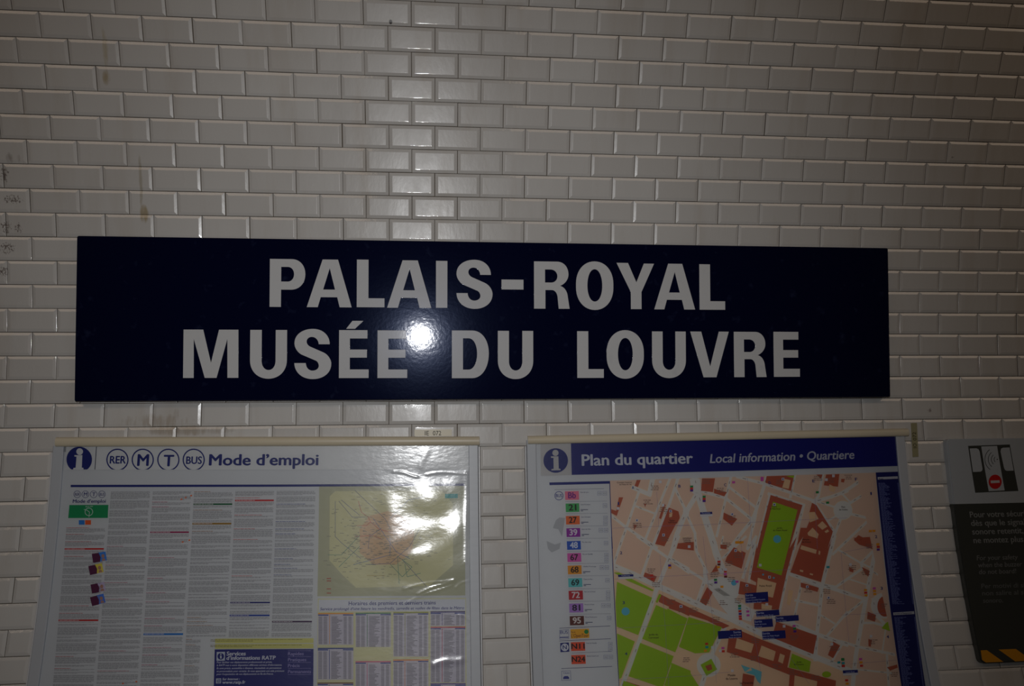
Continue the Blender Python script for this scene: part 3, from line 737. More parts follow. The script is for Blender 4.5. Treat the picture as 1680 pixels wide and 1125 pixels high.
sheet('paper', [(886.5, 722), (936.5, 722), (938, 778.9), (887.5, 780.5)], O1, qh, mat((186, 182, 180), .5, .3, name='badge_paper', noise=.05))
sheet('blue_banner', [(936.6, 722), (1474.6, 709), (1479.6, 764), (1210, 772.2), (938, 778.8)], O1, qh, mat((14, 20, 112), .4, .3, name='blue_banner'))
P = Print(); P.disc(911.7, 755.2, 20.1, lay(1), n=48); P.build('information_symbol', NV, qh, lay(1))
P = Print(); P.disc(911.3, 742.7, 5.1, lay(2)); P.poly(tr('B 303,272 372,272 375,385 391,388 391,400 308,402 308,390 328,386 326,287 304,286'), lay(2)); P.build('symbol_letter', (186, 182, 180), qh, lay(2))
P = Print(); P.text('Plan du quartier', 955.2, 763.6, 1136.6, 759.8, 18, lay(2), bold=.026); P.build('title', (200, 200, 206), qh, lay(2))
P = Print(); P.text('Local information \u2022 Quartiere', 1165, 759.2, 1401, 752.2, 14.2, lay(2), slant=.18, bold=.02); P.build('subtitle', (186, 186, 196), qh, lay(2))
O1 = 0.0066
# bus list
rt = Print(); rt.poly(tr('B 288,513 845,500 847,524 290,538'), lay(1)); rt.stroke(tr('B 845,500 870,1125 C 705,0 762,1125 790,1400'), 1.2, lay(1), False)
rl_ = rt.build('bus_route_list', (22, 30, 112), mp_, lay(1))
BX = [('Bb', 'B', 432, 592, 560, 675, (226, 116, 142), (120, 40, 130)), ('21', 'B', 438, 705, 563, 787, (64, 164, 88), (24, 28, 26)), ('27', 'B', 440, 820, 567, 902, (224, 104, 40), (40, 20, 14)),
      ('39', 'B', 445, 933, 572, 1017, (140, 24, 150), (215, 205, 215)), ('48', 'C', 367, 32, 471, 100, (16, 78, 176), (205, 210, 220)), ('67', 'C', 370, 123, 474, 192, (206, 84, 164), (48, 16, 40)),
      ('68', 'C', 373, 216, 477, 285, (218, 142, 26), (44, 30, 10)), ('69', 'C', 377, 312, 482, 382, (88, 184, 184), (20, 40, 44)), ('72', 'C', 380, 406, 487, 477, (178, 22, 38), (215, 205, 205)),
      ('81', 'C', 384, 502, 490, 573, (168, 122, 196), (40, 24, 50)), ('95', 'C', 388, 597, 495, 669, (92, 34, 22), (215, 205, 200)), ('N11', 'C', 397, 793, 503, 862, (222, 78, 40), (44, 16, 10)), ('N24', 'C', 400, 890, 507, 961, (222, 78, 40), (44, 16, 10))]
names_ = ['Gare de Lyon', 'Gare St-Lazare', 'Gare St-Lazare', 'Gare de l\u2019Est', 'Pte des Lilas', 'Pte de Gentilly', 'Ch\u00e2tillon Montrouge', 'Champ de Mars', 'Parc de St-Cloud', 'Pte de St-Ouen', 'Pte de Montmartre', 'Pont de Neuilly', 'Bezons Grand-Cerf']
lines = Print(); small = Print(); cells = Print()
for k, (t, fr, x0, y0, x1, y1, c, tc) in enumerate(BX):
    f = FR[fr]; P = Print(); P.poly([f(x0, y0 + 3), f(x1, y0), f(x1 + 3, y1 - 3), f(x0 + 3, y1)], lay(1)); bd = P.build('route_badge', c, rl_, lay(1))
    P = Print(); a = f(x0, y1); b = f(x1, y1); w_ = 5.2 if len(t) == 3 else 4.4; cx_ = (a[0] + b[0]) / 2 + .4; hh = (9.6 if len(t) == 2 else 8.6)
    hw = (b[0] - a[0]) * (.46 if len(t) == 3 else .27); yb = a[1] - (a[1] - f(x0, y0)[1] - hh) / 2 - .3
    P.text(t, cx_ - hw, yb, cx_ + hw, yb - .3, hh, lay(2), bold=.035); P.build('badge_number', tc, rl_, lay(2))
    lx = b[0] + 2.6; ty = f(x1, y0)[1] + 3.0
    small.text(names_[k], lx, ty, lx + len(names_[k]) * 1.12, ty - .2, 1.9, lay(1), bold=.01)
    if t not in ('Bb', '48', '67', '72', 'N11', 'N24'): small.quads([[(lx, ty + 7 + j), (lx + 12 - 4 * j, ty + 7 + j), (lx + 12 - 4 * j, ty + 8 + j), (lx, ty + 8 + j)] for j in (0, 2)], lay(1))
    rx = lx + 36 + (0 if k > 3 else .8)
    for dx, dy in (((0, 0),) if k % 3 == 1 else ((0, 0), (-8.4, 0)) if k % 3 == 0 else ((0, 0), (0, 8.2))):
        X_, Y_ = rx + dx, ty - 2.4 + dy
        for p_, q_ in (((0, 0), (6.2, 0)), ((6.2, 0), (6.2, 6.2)), ((6.2, 6.2), (0, 6.2)), ((0, 6.2), (0, 0))): cells.stroke([(X_ + p_[0], Y_ + p_[1]), (X_ + q_[0], Y_ + q_[1])], .45, lay(1))
        small.text('C' + str(1 + (k + (dx < 0)) % 4), X_ + 1.4, Y_ + 4.4, X_ + 5, Y_ + 4.4, 2.4, lay(1), bold=.01)
    if k < 10: ly = b[1] + 2.2; lines.stroke([(a[0] + .6, ly + .4), (rx + 6.6, ly - .4)], .35, lay(1))
for s_ in ('B 335,580 792,570', 'C 312,690 693,673', 'C 313,786 698,769', 'C 405,878 703,864', 'C 327,994 708,978'): lines.stroke(tr(s_), .9 if '312' in s_ or '313' in s_ or '327' in s_ else .5, lay(1))
lines.build('separator_lines', (96, 96, 124), rl_, lay(1)); small.build('destination_names', (52, 54, 96), rl_, lay(1)); cells.build('grid_reference_boxes', (120, 122, 160), rl_, lay(1))
BSC = (50, 56, 130)
P = Print(); P.ring(917, 813, 7.4, 1.0, lay(1), 30); P.text('BUS', 911.9, 815.4, 922.3, 815.3, 5.2, lay(1), bold=.02); P.build('bus_symbol', BSC, rl_, lay(1))
P = Print(); P.text('BUS', 919.2, 1039.6, 931.6, 1039.2, 5.4, lay(1), bold=.01); P.stroke([(919, 1045.4), (932, 1045)], 1.6, lay(1))
def boxline(P, q):
    for a_, b_ in zip(q, q[1:] + q[:1]): P.stroke([C_(*a_), C_(*b_)], .5, lay(1))
boxline(P, [(312, 704), (380, 700), (382, 770), (314, 774)]); P.build('tour_bus_symbol', BSC, rl_, lay(1))
P = Print(); boxline(P, [(327, 1014), (395, 1010), (398, 1080), (329, 1084)])
P.text('TAXI', 923.6, 1105, 934, 1104.8, 2.2, lay(1)); P.poly([(924, 1111), (926, 1108.8), (931.5, 1108.6), (933.6, 1110.8), (934, 1113.4), (924, 1113.8)], lay(1)); P.build('taxi_symbol', BSC, rl_, lay(1))
P = Print(); P.poly(tr('C 317,801 383,797 386,867 319,871'), lay(1)); P.build('night_bus_square', (22, 30, 112), rl_, lay(1))
P = Print(); P.disc(926.6, 1061.6, 6.2, lay(2)); P.build('night_bus_disc', (205, 205, 212), rl_, lay(2))
P = Print(); P.text('N', 923.4, 1064.8, 929.8, 1064.6, 6.6, lay(3), bold=.02); P.build('night_bus_letter', (22, 30, 112), rl_, lay(3))
P = Print(); P.poly(tr('C 394,698 534,693 537,762 397,769'), lay(1)); ot = P.build('tour_panel', (226, 166, 24), rl_, lay(1))
P = Print(); P.disc(962, 1036, 3.6, lay(2)); P.build('tour_dot', (20, 130, 60), ot, lay(2))
P = Print(); P.text("L\u2019OpenTour", 937.2, 1045.4, 965.6, 1044.4, 5.4, lay(2), slant=.12, bold=.02); P.text('Paris', 937, 1038, 944, 1037.8, 2.6, lay(2), bold=.01); P.build('tour_title', (130, 70, 20), ot, lay(2))
P = Print(); P.poly([(912, 853), (918, 848.6), (927, 849.5), (925, 862), (922, 880), (916, 868), (907, 866)], lay(1)); P.poly([(896.6, 887), (910, 893), (920, 890), (918, 900), (905, 906), (899, 900)], lay(1)); P.build('rubbed_patch', (172, 172, 174), mp_, lay(1))
# street map
MC = [(1000.5, 788.2), (1436.8, 775), (1479.5, 1126), (1491, 1180), (1021, 1180), (1016.2, 1126)]
def area(name, specs, color, k, parent, **kw):
    for s_ in specs:
        pl = clip_poly(tr(s_), MC)
        if len(pl) > 2: P = Print(); P.poly(pl, lay(k)); P.build(name, color, parent, lay(k), **kw)
P = Print(); P.poly(MC, lay(1)); sm = P.build('street_map', (217, 187, 166), mp_, lay(1))
area('garden_path', ['C 716,250 760,240 1286,520 1286,1400 760,1400', 'D 0,470 250,560 400,640 860,850 1286,1030 1286,1400 0,1400'], (224, 192, 160), 2, sm)
STR = [('A 168,470 195,600 270,860 345,1090 D 300,130 350,260', 11), ('B 1470,480 1450,570 1545,770 A 85,790 170,980 D 140,0 150,110 230,270', 4.5), ('A 200,600 85,790 0,1000 B 1430,1125', 8),
       ('A 210,590 450,655 690,850', 5), ('A 500,465 455,660 370,1010', 4.2), ('A 490,560 740,750', 4), ('A 560,460 810,525 1060,610 1290,690', 5), ('A 832,465 790,600 740,750 700,860 590,990 490,1125', 5.5),
       ('A 740,750 720,860 655,1125 D 600,0 500,310', 4.6), ('A 850,618 1175,722', 5), ('A 862,625 742,1125 D 590,60 545,340', 4.2), ('A 1172,720 1070,1125 D 900,30 838,260 775,560', 5.4),
       ('A 1092,445 1050,650', 4.2), ('A 1350,438 1310,640 1265,690', 4.2), ('A 1270,690 1430,645 1575,590 E 0,660 95,600 255,487', 5.5), ('A 1262,690 1460,975 1400,1125 D 1190,0 1100,360 1060,720 1045,930', 6),
       ('A 1300,690 1475,745', 3.2), ('A 1515,850 1455,1000', 4.4), ('A 1395,870 1480,815', 3), ('E 60,750 300,600', 4.6), ('E 10,665 80,740', 3), ('E 90,835 235,870 340,905', 4.5), ('E 230,870 340,800', 3.2),
       ('E 235,880 -70,1170', 4.4), ('B 1400,482 1270,800 1165,1060', 4.2), ('B 1475,482 1400,700 1235,1120 C 1000,100 930,300', 4.6), ('B 1240,488 1210,625', 8), ('B 1060,560 1215,625', 7),
       ('B 1115,600 1000,930 930,1125 C 790,0 720,210', 4.4), ('B 855,815 1000,930 1280,1115 C 900,0 1286,270 D 0,200 215,330', 4.6), ('B 1080,730 1275,805', 3.4), ('C 1205,0 1080,310 1040,410 920,770 770,1160', 7),
       ('C 700,215 870,285 1080,385 1286,475 D 0,440 400,615 760,790 1190,965 1300,1010', 9.5), ('D 210,330 430,480 560,560 700,600 860,650 1070,740 1286,815', 6.5), ('D 215,320 155,500', 6), ('D 850,280 1090,365 1300,430', 6),
       ('D 945,335 880,650', 4), ('D 895,480 1080,520', 4), ('D 1090,360 1200,380 1400,240 F 150,200 260,90 340,-10', 4.5), ('D 1085,590 1190,655', 3), ('D 1135,745 1286,570 F 0,620 170,480', 4.2), ('D 1245,815 1165,950', 3.6),
       ('D 360,690 265,890', 6.5), ('D 215,1040 180,1150', 8), ('F 335,-10 260,90 200,400 170,560 110,900 85,1150', 7), ('F 0,415 190,475', 5.5), ('F -20,100 150,200 235,240', 3.2), ('F 60,320 200,365', 2.4),
       ('F 170,650 250,650 320,670', 4), ('F 0,790 130,830 420,892', 4.6), ('F 120,1000 380,1028', 3), ('F 335,700 308,880', 2.6), ('F 345,895 358,1120', 4), ('F 230,260 320,310 400,300', 3), ('F 240,470 270,600 330,660', 5),
       ('C 1130,150 1286,240', 3), ('D 350,0 330,100', 3), ('D 520,0 350,160', 4), ('B 1300,1100 1575,1000', 0.1)]
cas = Print(); stp = Print()
for s_, wd in STR:
    pts = tr(s_); cas.stroke(pts, wd + 1.5, lay(3), clip=MC); stp.stroke(pts, wd, lay(4), clip=MC)
open_ = ['D 200,180 240,330 330,300 470,330 480,420 440,480 600,560 560,640 400,600 330,520 250,400 230,350 200,300', 'A 120,480 215,480 230,590 180,640 140,600', 'A 1240,665 1300,665 1280,720 1245,700', 'A 60,760 120,760 110,830 60,830', 'D 940,330 1110,350 1080,400 1060,380']
for s_ in open_:
    pl = clip_poly(tr(s_), MC)
    if len(pl) > 2: stp.poly(pl, lay(4))
for c_, r_ in ((A(1535, 770), 15.5), (F_(320, 520), 21), (D(242, 968), 19.5)): stp.disc(c_[0], c_[1], r_, lay(4), clip=MC); cas.disc(c_[0], c_[1], r_ + 1, lay(3), clip=MC)
cas.build('street_edges', (226, 198, 164), sm, lay(3)); stp.build('streets', (211, 208, 202), sm, lay(4))
BR = (176, 90, 66)
for s_ in ('A 868,628 1162,722 1040,1125 D 905,0 830,270 770,550 588,548 600,345 555,320 605,60 A 742,1125', 'A 830,455 1085,447 1055,592 820,516', 'A 235,475 355,475 335,602 225,590', 'A 345,570 410,590 466,602 440,642 345,612',
           'A 435,790 560,850 510,912 430,850', 'A -10,770 30,840 0,902', 'A 1250,700 1290,722 1442,965 1395,1125 D 1170,10 1088,342 858,270 955,0 A 1110,1100 1145,930 1200,932 1242,830 1225,790',
           'B 1390,745 1480,780 1492,830 1350,1102 1265,1080', 'B 930,650 970,650 910,822 860,795 860,760 905,775', 'B 1095,490 1132,490 1105,556 1075,545', 'B 1345,708 1362,720 1320,852 1300,842',
           'D -40,470 150,560 400,672 350,694 230,632 -60,540', 'D 400,700 440,690 630,772 862,858 835,985 1000,1030 1202,1085 1190,1200 840,1200 852,1042 600,942 378,870', 'D 480,335 600,368 600,450 465,432',
           'D 752,640 1058,745 1030,886 718,760', 'D 935,345 1072,385 1062,417 935,380', 'D 380,150 432,80 522,122 490,242 365,190', 'D 230,380 272,420 222,520 175,490', 'D 262,270 300,210 314,262', 'D 1140,892 1180,790 1232,822 1180,916',
           'E 105,1050 145,1010 222,1050 282,1020 302,1062 245,1120 150,1090', 'F 90,10 250,0 247,102 170,60', 'F 155,228 216,258 205,302 180,280', 'F 200,565 262,590 255,642 195,620', 'A 1380,440 1502,435 1490,552 1358,540',
           'A 1290,440 1347,440 1335,482', 'A 1520,480 1552,480 1545,512 1518,510', 'C 1065,430 1290,545 1290,600 1060,492', 'C 955,270 1045,300 1025,345 945,300', 'D 500,1030 588,1050 570,1180 488,1150', 'C 815,1090 1000,1150 790,1180',
           'F 60,230 95,245 90,270 62,262', 'F 345,985 432,960 430,985 370,1010', 'F 205,770 232,780 222,830 206,825', 'D 1060,0 1110,-20 1110,10', 'D 10,50 130,40 130,105 0,90', 'D 330,60 380,60 375,95 330,90', 'E 0,543 32,538 20,572', 'B 1160,705 1182,712 1172,742', 'B 1065,900 1100,905 1070,952', 'D 585,430 640,440 640,545 580,545', 'D 300,0 300,0 300,0'):
    P = Print(); pl = clip_poly(tr(s_), MC)
    if len(pl) > 2 and s_.count(',') > 2 and '300,0 300,0' not in s_: P.poly(pl, lay(5)); P.build('public_building', BR, sm, lay(5))
P = Print(); c_ = F_(330, 525); P.disc(c_[0], c_[1], 12.5, lay(5), 17, clip=MC); P.build('public_building', BR, sm, lay(5))
area('courtyard', ['A 1000,480 1052,492 1035,572 975,560', 'A 1218,788 1275,785 1312,850 1230,882', 'A 1300,910 1345,870 1392,920 1345,950', 'A 1208,980 1255,930 1312,990 1300,1030 1215,1002', 'A 1365,965 1395,945 1408,965 1380,980', 'D 940,65 1056,100 1050,130 935,95', 'D 1072,105 1084,112 1080,138 1068,132',
                    'D 930,248 956,255 952,268 928,262', 'D 1005,275 1030,282 1025,292 1003,286', 'D 612,310 752,350 726,460 600,430', 'D 455,765 582,810 562,876 440,840', 'D 640,820 747,865 730,937 615,900', 'D 780,880 816,895 800,957 765,940', 'A 1150,1100 1250,1125 1140,1125', 'B 1395,800 1425,790 1420,830 1395,835', 'D 890,1045 1060,1090 1050,1180 880,1180',
                    'D 460,90 490,110 485,120 455,102', 'D 640,505 720,520 715,550 640,545', 'A 1410,530 1470,560 1455,605 1405,585', 'D 845,400 880,408 855,520 830,510'], (222, 188, 148), 6, sm)
for s_ in ('A 890,690 1116,766 1030,1125 D 865,0 790,292 605,232 655,0 A 780,1125', 'C 745,340 1010,460 905,742 722,670', 'C 1040,515 1276,615 1185,872 935,770', 'C 735,725 880,790 778,1064 760,1075', 'C 920,800 1172,900 1090,1140 832,1052',
           'C 1290,640 1290,852 1212,826', 'D 90,605 342,682 245,872 140,880 20,832', 'D -70,540 82,620 0,850 -60,830', 'D -40,950 90,1005 190,1160 -60,1160', 'D 180,965 262,920 306,1000 225,1050', 'D 870,880 1012,940 1000,1022 845,985',
           'F 385,620 396,722 305,690 335,652', 'C 718,270 760,270 1022,402 1012,412 830,335', 'A 1010,455 1086,449 1080,472', 'C 1062,432 1080,440 1050,500 1036,492', 'C 795,1085 1050,1180 770,1180', 'C 1160,955 1300,1010 1290,1200 1100,1120'):
    P = Print(); pl = clip_poly(tr(s_), MC)
    if len(pl) > 2: P.poly(pl, lay(7)); P.build('garden', (152, 184, 36), sm, lay(7))
P = Print(); c_ = D(1130, 1038); P.disc(c_[0], c_[1], 7.4, lay(7), 5); P.build('garden', (152, 184, 36), sm, lay(7))
P = Print()
for s_ in ('D 215,975 260,960 270,1000 235,1012',): P.poly(tr(s_), lay(8))
P.build('monument', BR, sm, lay(8))
for (c_, r_) in ((C_(810, 563), 6.6), (A(928, 1035), 6.4), (D(432, 348), 4.6), (D(652, 286), 1.6), (D(732, 311), 1.6)):
    P = Print(); P.disc(c_[0], c_[1], r_, lay(8)); P.build('pond', (96, 176, 204), sm, lay(8))
area('glass_pyramid', ['D 485,965 556,990 515,1020', 'D 560,985 642,1018 632,1110 610,1090 570,1010', 'D 515,1022 575,1005 600,1050 590,1045', 'D 480,1120 580,1150 500,1170'], (110, 184, 196), 8, sm)
P = Print()
for s_ in ('A 1275,600 1300,1125', 'A 655,470 700,1125', 'B 1280,600 1300,930', 'A 0,915 700,880 1340,850 1575,840', 'C 1070,140 1110,700 1135,1125', 'C 720,320 1286,290 D 480,270 880,245', 'C 740,690 1286,660 D 400,640', 'D 200,0 280,690 300,1100', 'D 480,0 530,400 640,1050', 'D 850,900 1000,1110', 'C 760,1080 1286,1050 D 400,1020', 'E 200,500 290,1100 F 0,120 60,800', 'F 0,590 380,575', 'F 70,960 420,930', 'B 870,935 1575,905'):
    P.stroke(tr(s_), .35, lay(9), False, clip=MC)
P.build('grid_lines', (150, 130, 170), sm, lay(9))
# street and place names: legible ones as words, the rest as tiny dashes
tx = Print()
def nm_(t, f, x, y, wd, cap=2.4, dy=0, sl=0.0): a, b = FR[f](x, y); tx.text(t, a, b, a + wd, b + dy, cap, lay(9), slant=sl, bold=.014)
nm_('Jardin', 'A', 925, 940, 9); nm_('du Palais Royal', 'A', 890, 962, 23, 2.4, -.4); nm_('Palais Royal', 'D', 625, 378, 20, 3, -.5); nm_('Banque', 'A', 1163, 1045, 11); nm_('de France', 'A', 1160, 1068, 14)
nm_('Jardin du', 'C', 985, 745, 15, 2.8, -.4); nm_('Carrousel', 'C', 985, 768, 16, 2.8, -.4); nm_('Mus\u00e9e', 'D', 388, 1052, 12, 3.6, -.3); nm_('du Louvre', 'D', 372, 1078, 19, 3.6, -.4); nm_('La Pyramide', 'D', 478, 1110, 22, 3.4, -.3)
nm_('Jardin', 'D', 905, 950, 8); nm_("de l\u2019Oratoire", 'D', 885, 968, 16); nm_('Place', 'A', 1522, 745, 6); nm_('des Victoires', 'A', 1500, 770, 14); nm_('Comit\u00e9 Central', 'B', 912, 520, 24, 2.2, -.4); nm_('de Police du 1er', 'B', 935, 538, 20, 2.2, -.4)
nm_('\u00c9glise', 'B', 1400, 870, 8); nm_('Saint-Roch', 'B', 1385, 888, 14); nm_('Th\u00e9\u00e2tre', 'A', 880, 742, 8); nm_('du Palais Royal', 'A', 862, 762, 17)
rd = random.Random(11); q = []
for s_, wd in STR:
    pts = tr(s_)
    for a, b in zip(pts[:-1], pts[1:]):
        L_ = math.hypot(b[0] - a[0], b[1] - a[1])
        if L_ < 22 or wd < 3: continue
        ux, uy = (b[0] - a[0]) / L_, (b[1] - a[1]) / L_
        t = L_ * .2
        while t < L_ * .85:
            l = rd.uniform(3, 6); x, y = a[0] + ux * t, a[1] + uy * t
            pl = [(x - uy * .4, y + ux * .4), (x + ux * l - uy * .4, y + uy * l + ux * .4), (x + ux * l + uy * .4, y + uy * l - ux * .4), (x + uy * .4, y - ux * .4)]
            if len(clip_poly(pl, MC)) == 4: q.append(pl)
            t += l + rd.uniform(6, 40)
for cl in ('A 265,500', 'A 400,580', 'A 505,835', 'A 945,505', 'A 1300,470', 'A 1420,490', 'A 90,1040', 'D 80,25', 'D 370,60', 'D 460,140', 'D 390,200', 'D 280,285', 'D 345,495', 'D 210,485', 'D 530,390', 'D 990,400', 'D 1160,485', 'D 300,620', 'D 120,550', 'D 590,780', 'D 880,760', 'D 430,890', 'D 580,915', 'D 750,975', 'D 870,1020', 'D 1040,1060', 'D 1180,840', 'D 70,925', 'B 1190,690', 'B 1260,560', 'B 1090,905', 'B 1340,760', 'B 1345,1030', 'E 60,520', 'E 270,990', 'F 210,70', 'F 180,270', 'F 325,520', 'F 225,605', 'F 235,790', 'F 400,1035', 'C 1140,490', 'C 1230,550', 'C 1000,255', 'C 1035,360', 'D 460,480', 'D 690,610', 'D 1130,410', 'E 300,1000', 'F 80,230', 'D 410,320'):
    f, xy = cl.split(); x, y = FR[f](*map(float, xy.split(',')))
    for k in range(3):
        yy = y - 3 + k * 3; wd = rd.uniform(7, 13); xx = x - wd / 2
        while xx < x + wd / 2: l = rd.uniform(2, 5); q.append([(xx, yy), (xx + l, yy), (xx + l, yy + 1.1), (xx, yy + 1.1)]); xx += l + .9
tx.build('place_names', (70, 44, 36), sm, lay(9))
P = Print(); P.quads([k for k in q if len(clip_poly(k, MC)) >= 4], lay(10)); P.build('small_street_names', (134, 108, 98), sm, lay(10), kind='stuff')
P = Print()
for t, f, x, y in (('A', 'B', 1050, 573), ('B', 'B', 1480, 560), ('C', 'A', 440, 548), ('D', 'A', 850, 530), ('E', 'A', 1255, 512), ('F', 'E', 118, 553), ('1', 'B', 922, 720), ('2', 'C', 768, 133), ('3', 'C', 787, 508), ('4', 'C', 806, 893), ('1', 'E', 248, 673), ('2', 'E', 285, 1035), ('3', 'F', 298, 400), ('4', 'F', 345, 765)):
    a, b = FR[f](x, y); P.text(t, a, b, a + (3.6 if t != '1' else 1.6), b, 4.6, lay(9), bold=.02)
P.build('grid_letters', (30, 44, 120), sm, lay(9))
# bus stop marks
rdm = random.Random(4); marks = {}
PAL = {'g': (40, 130, 70), 'r': (200, 50, 40), 'v': (90, 40, 140), 'o': (225, 150, 30), 'p': (200, 80, 170), 'c': (40, 150, 160), 'b': (110, 40, 30)}
for s_ in ('A 125,542 g', 'A 125,560 r', 'A 125,578 v', 'A 240,635 g', 'A 240,655 r', 'A 240,675 v', 'D 308,182 r', 'D 308,202 b', 'D 304,222 o', 'D 356,255 r', 'D 356,275 p', 'D 358,294 b', 'D 282,318 g', 'D 284,338 v', 'D 330,370 o', 'D 444,332 p', 'D 464,515 g', 'D 464,534 c', 'D 466,554 r', 'D 468,574 v', 'D 468,594 r', 'D 470,612 r', 'D 525,556 p', 'D 527,585 p', 'D 874,665 p', 'D 878,685 g', 'D 880,706 v', 'D 215,800 r', 'D 217,825 c', 'D 206,852 o', 'D 338,832 p', 'D 340,856 r', 'D 1240,915 g', 'D 1212,940 c', 'D 1242,945 r', 'D 1244,965 b', 'A 775,462 p', 'A 775,482 p', 'A 512,502 p', 'A 1285,594 g', 'A 1380,690 g', 'A 540,1055 o', 'A 565,1055 o', 'A 590,1055 o', 'D 445,38 o', 'D 470,38 o', 'D 1130,222 c', 'F 265,50 o', 'F 268,70 r', 'F 268,90 v', 'F 172,395 o', 'F 174,415 r', 'F 176,435 o', 'F 238,382 p', 'F 240,402 o', 'F 242,425 o', 'F 135,915 p', 'F 138,940 o', 'F 142,965 r', 'F 2,920 g', 'F 4,945 c', 'F 6,968 r', 'F 30,1075 r', 'F 34,1100 o', 'E 232,968 o', 'E 262,966 o', 'E 296,1080 o', 'E 300,1100 g', 'C 995,285 r', 'C 1000,310 r', 'C 1132,225 o', 'C 1130,210 v'):
    f, xy, c = s_.split(); marks.setdefault(c, []).append(FR[f](*map(float, xy.split(','))))
for c, pts in marks.items():
    P = Print()
    for x, y in pts: P.poly([(x, y), (x + 5, y - .2), (x + 5, y + 3.3), (x, y + 3.5)], lay(10))
    P.build('bus_stop_marks', PAL[c], sm, lay(10))
P = Print()
for s_ in ('A 500,795', 'A 970,470', 'A 890,705', 'A 1370,475', 'A 1435,440', 'B 1395,765', 'B 1330,985', 'B 1085,850', 'B 1325,710', 'B 910,740', 'B 1300,495', 'D 85,65', 'D 435,95', 'D 520,358', 'D 620,205', 'D 690,295', 'D 975,368', 'D 1135,450', 'D 22,515', 'D 1160,800', 'D 410,1000', 'D 670,500', 'C 1218,515', 'F 60,200', 'F 215,740', 'D 360,238', 'D 320,248', 'D 478,640', 'D 595,705', 'D 800,665', 'D 320,850', 'D 260,825'):
    f, xy = s_.split(); x, y = FR[f](*map(float, xy.split(','))); P.poly([(x, y), (x + 4.4, y), (x + 4.4, y + 4.4), (x, y + 4.4)], lay(10))
P.build('place_symbols', (206, 206, 212), sm, lay(10))
P = Print()
for s_ in ('A 508,800', 'A 976,476', 'A 896,711', 'B 1401,771', 'B 1336,991', 'B 1091,856', 'D 440,100', 'D 526,363', 'D 696,300', 'D 981,373', 'D 1141,455', 'D 27,520', 'C 1223,520'):
    f, xy = s_.split(); x, y = FR[f](*map(float, xy.split(','))); P.poly([(x, y), (x + 2.4, y), (x + 1.4, y + 2.6), (x, y + 2.2)], lay(11))
P.build('symbol_marks', (40, 56, 140), sm, lay(11))
# exit labels
for quad, al, ls in (('D 515,427 688,415 692,490 520,502', 0, ('place Colette', 'Th\u00e9\u00e2tre Com\u00e9die Fran\u00e7aise', 'Th\u00e9\u00e2tre Palais Royal')), ('D 598,562 772,550 776,592 602,605', 0, ('place du Palais Royal',)), ('D 745,600 918,590 922,632 748,645', 0, ('rue de Valois',)),
                     ('D 583,626 722,618 728,678 588,688', 0, ('Mus\u00e9e du Louvre', 'Carrousel')), ('D 310,712 490,702 494,760 314,772', 1, ('rue de Rivoli', 'Mus\u00e9e du Louvre')), ('D 643,715 818,705 824,765 648,777', 0, ('place du Palais Royal', 'Mus\u00e9e du Louvre'))):
    P = Print(); p = tr(quad); P.poly(p, lay(11)); lb = P.build('exit_label', (16, 26, 110), sm, lay(11))
    P = Print(); x0, y0 = p[0]; x1, y1 = p[1]; wd = x1 - x0; sl = (y1 - y0) / wd
    def put(t, yy, cap, l):
        a = (x0 + 1.3 if not al else x1 - 1.3 - l); P.text(t, a, y0 + yy + sl * (a - x0), a + l, y0 + yy + sl * (a + l - x0), cap, lay(12), bold=.02)
    put('Sortie', 5.0, 3.3, 11.8)
    for k, t in enumerate(ls): put(t, 9.0 + 4.0 * k, 2.2, min(wd - 3, len(t) * 1.28))
    P.build('exit_words', (176, 180, 214), lb, lay(12))
for quad, t in (('A 217,788 328,783 330,804 218,808', 'Pyramides'), ('C 752,287 868,283 870,300 755,305', 'Tuileries'), ('F 12,1008 125,1003 127,1025 14,1030', 'Louvre Rivoli')):
    P = Print(); p = tr(quad); P.poly(p, lay(11)); lb = P.build('station_label', (22, 30, 112), sm, lay(11))
    P = Print(); mx_ = (p[0][0] + p[1][0]) / 2; P.text(t, mx_ - 7, p[3][1] - 1.1, mx_ + 7, p[3][1] - 1.5, 2.2, lay(12), bold=.01); P.build('station_words', (180, 184, 212), lb, lay(12))
    P = Print(); P.poly([p[3], p[2], (p[2][0] + .2, p[2][1] + 3.6), (p[3][0] + .2, p[3][1] + 3.6)], lay(11)); P.build('label_footer', (206, 204, 206), lb, lay(11))
# street index strip
P = Print(); P.poly([(1436.7, 774.8), (1474.6, 773.4), (1488, 880), (1518.3, 1125), (1526, 1180), (1486, 1180), (1479, 1125), (1447.5, 880)], lay(2)); ix = P.build('street_index', (12, 20, 96), mp_, lay(2))
for q_ in ('E 306,524 474,517 476,537 308,545', 'F 392,572 550,562 552,583 394,592'): P = Print(); P.poly(tr(q_), lay(3)); P.build('index_heading_box', (204, 202, 206), ix, lay(3))
P = Print(); P.text('Rues', 1442, 786.4, 1449, 786.2, 2.4, lay(4)); P.text('Services et \u00c9quipements', 1467.4, 1007.6, 1496, 1006.2, 2.4, lay(4)); P.build('index_heading', (50, 50, 90), ix, lay(4))
P = Print(); q = []
def il(y): return np.interp(y, [774, 880, 1125, 1180], [1436.7, 1447.5, 1479, 1486]), np.interp(y, [774, 880, 1125, 1180], [1474.6, 1488, 1518.3, 1526])
y = 792.0
while y < 1150:
    if 990 < y < 1012: y = 1012
    a, b = il(y); l = random.uniform(9, 20); x = a + 2.6
    while x < a + l: k = random.uniform(2, 5); q.append([(x, y), (x + k, y - .1), (x + k, y + .75), (x, y + .85)]); x += k + .7
    q.append([(b - 4.6, y), (b - 2.4, y), (b - 2.4, y + .8), (b - 4.6, y + .8)]); y += 1.62
P.quads(q, lay(3)); P.build('index_lines', (112, 120, 176), ix, lay(3), kind='stuff')

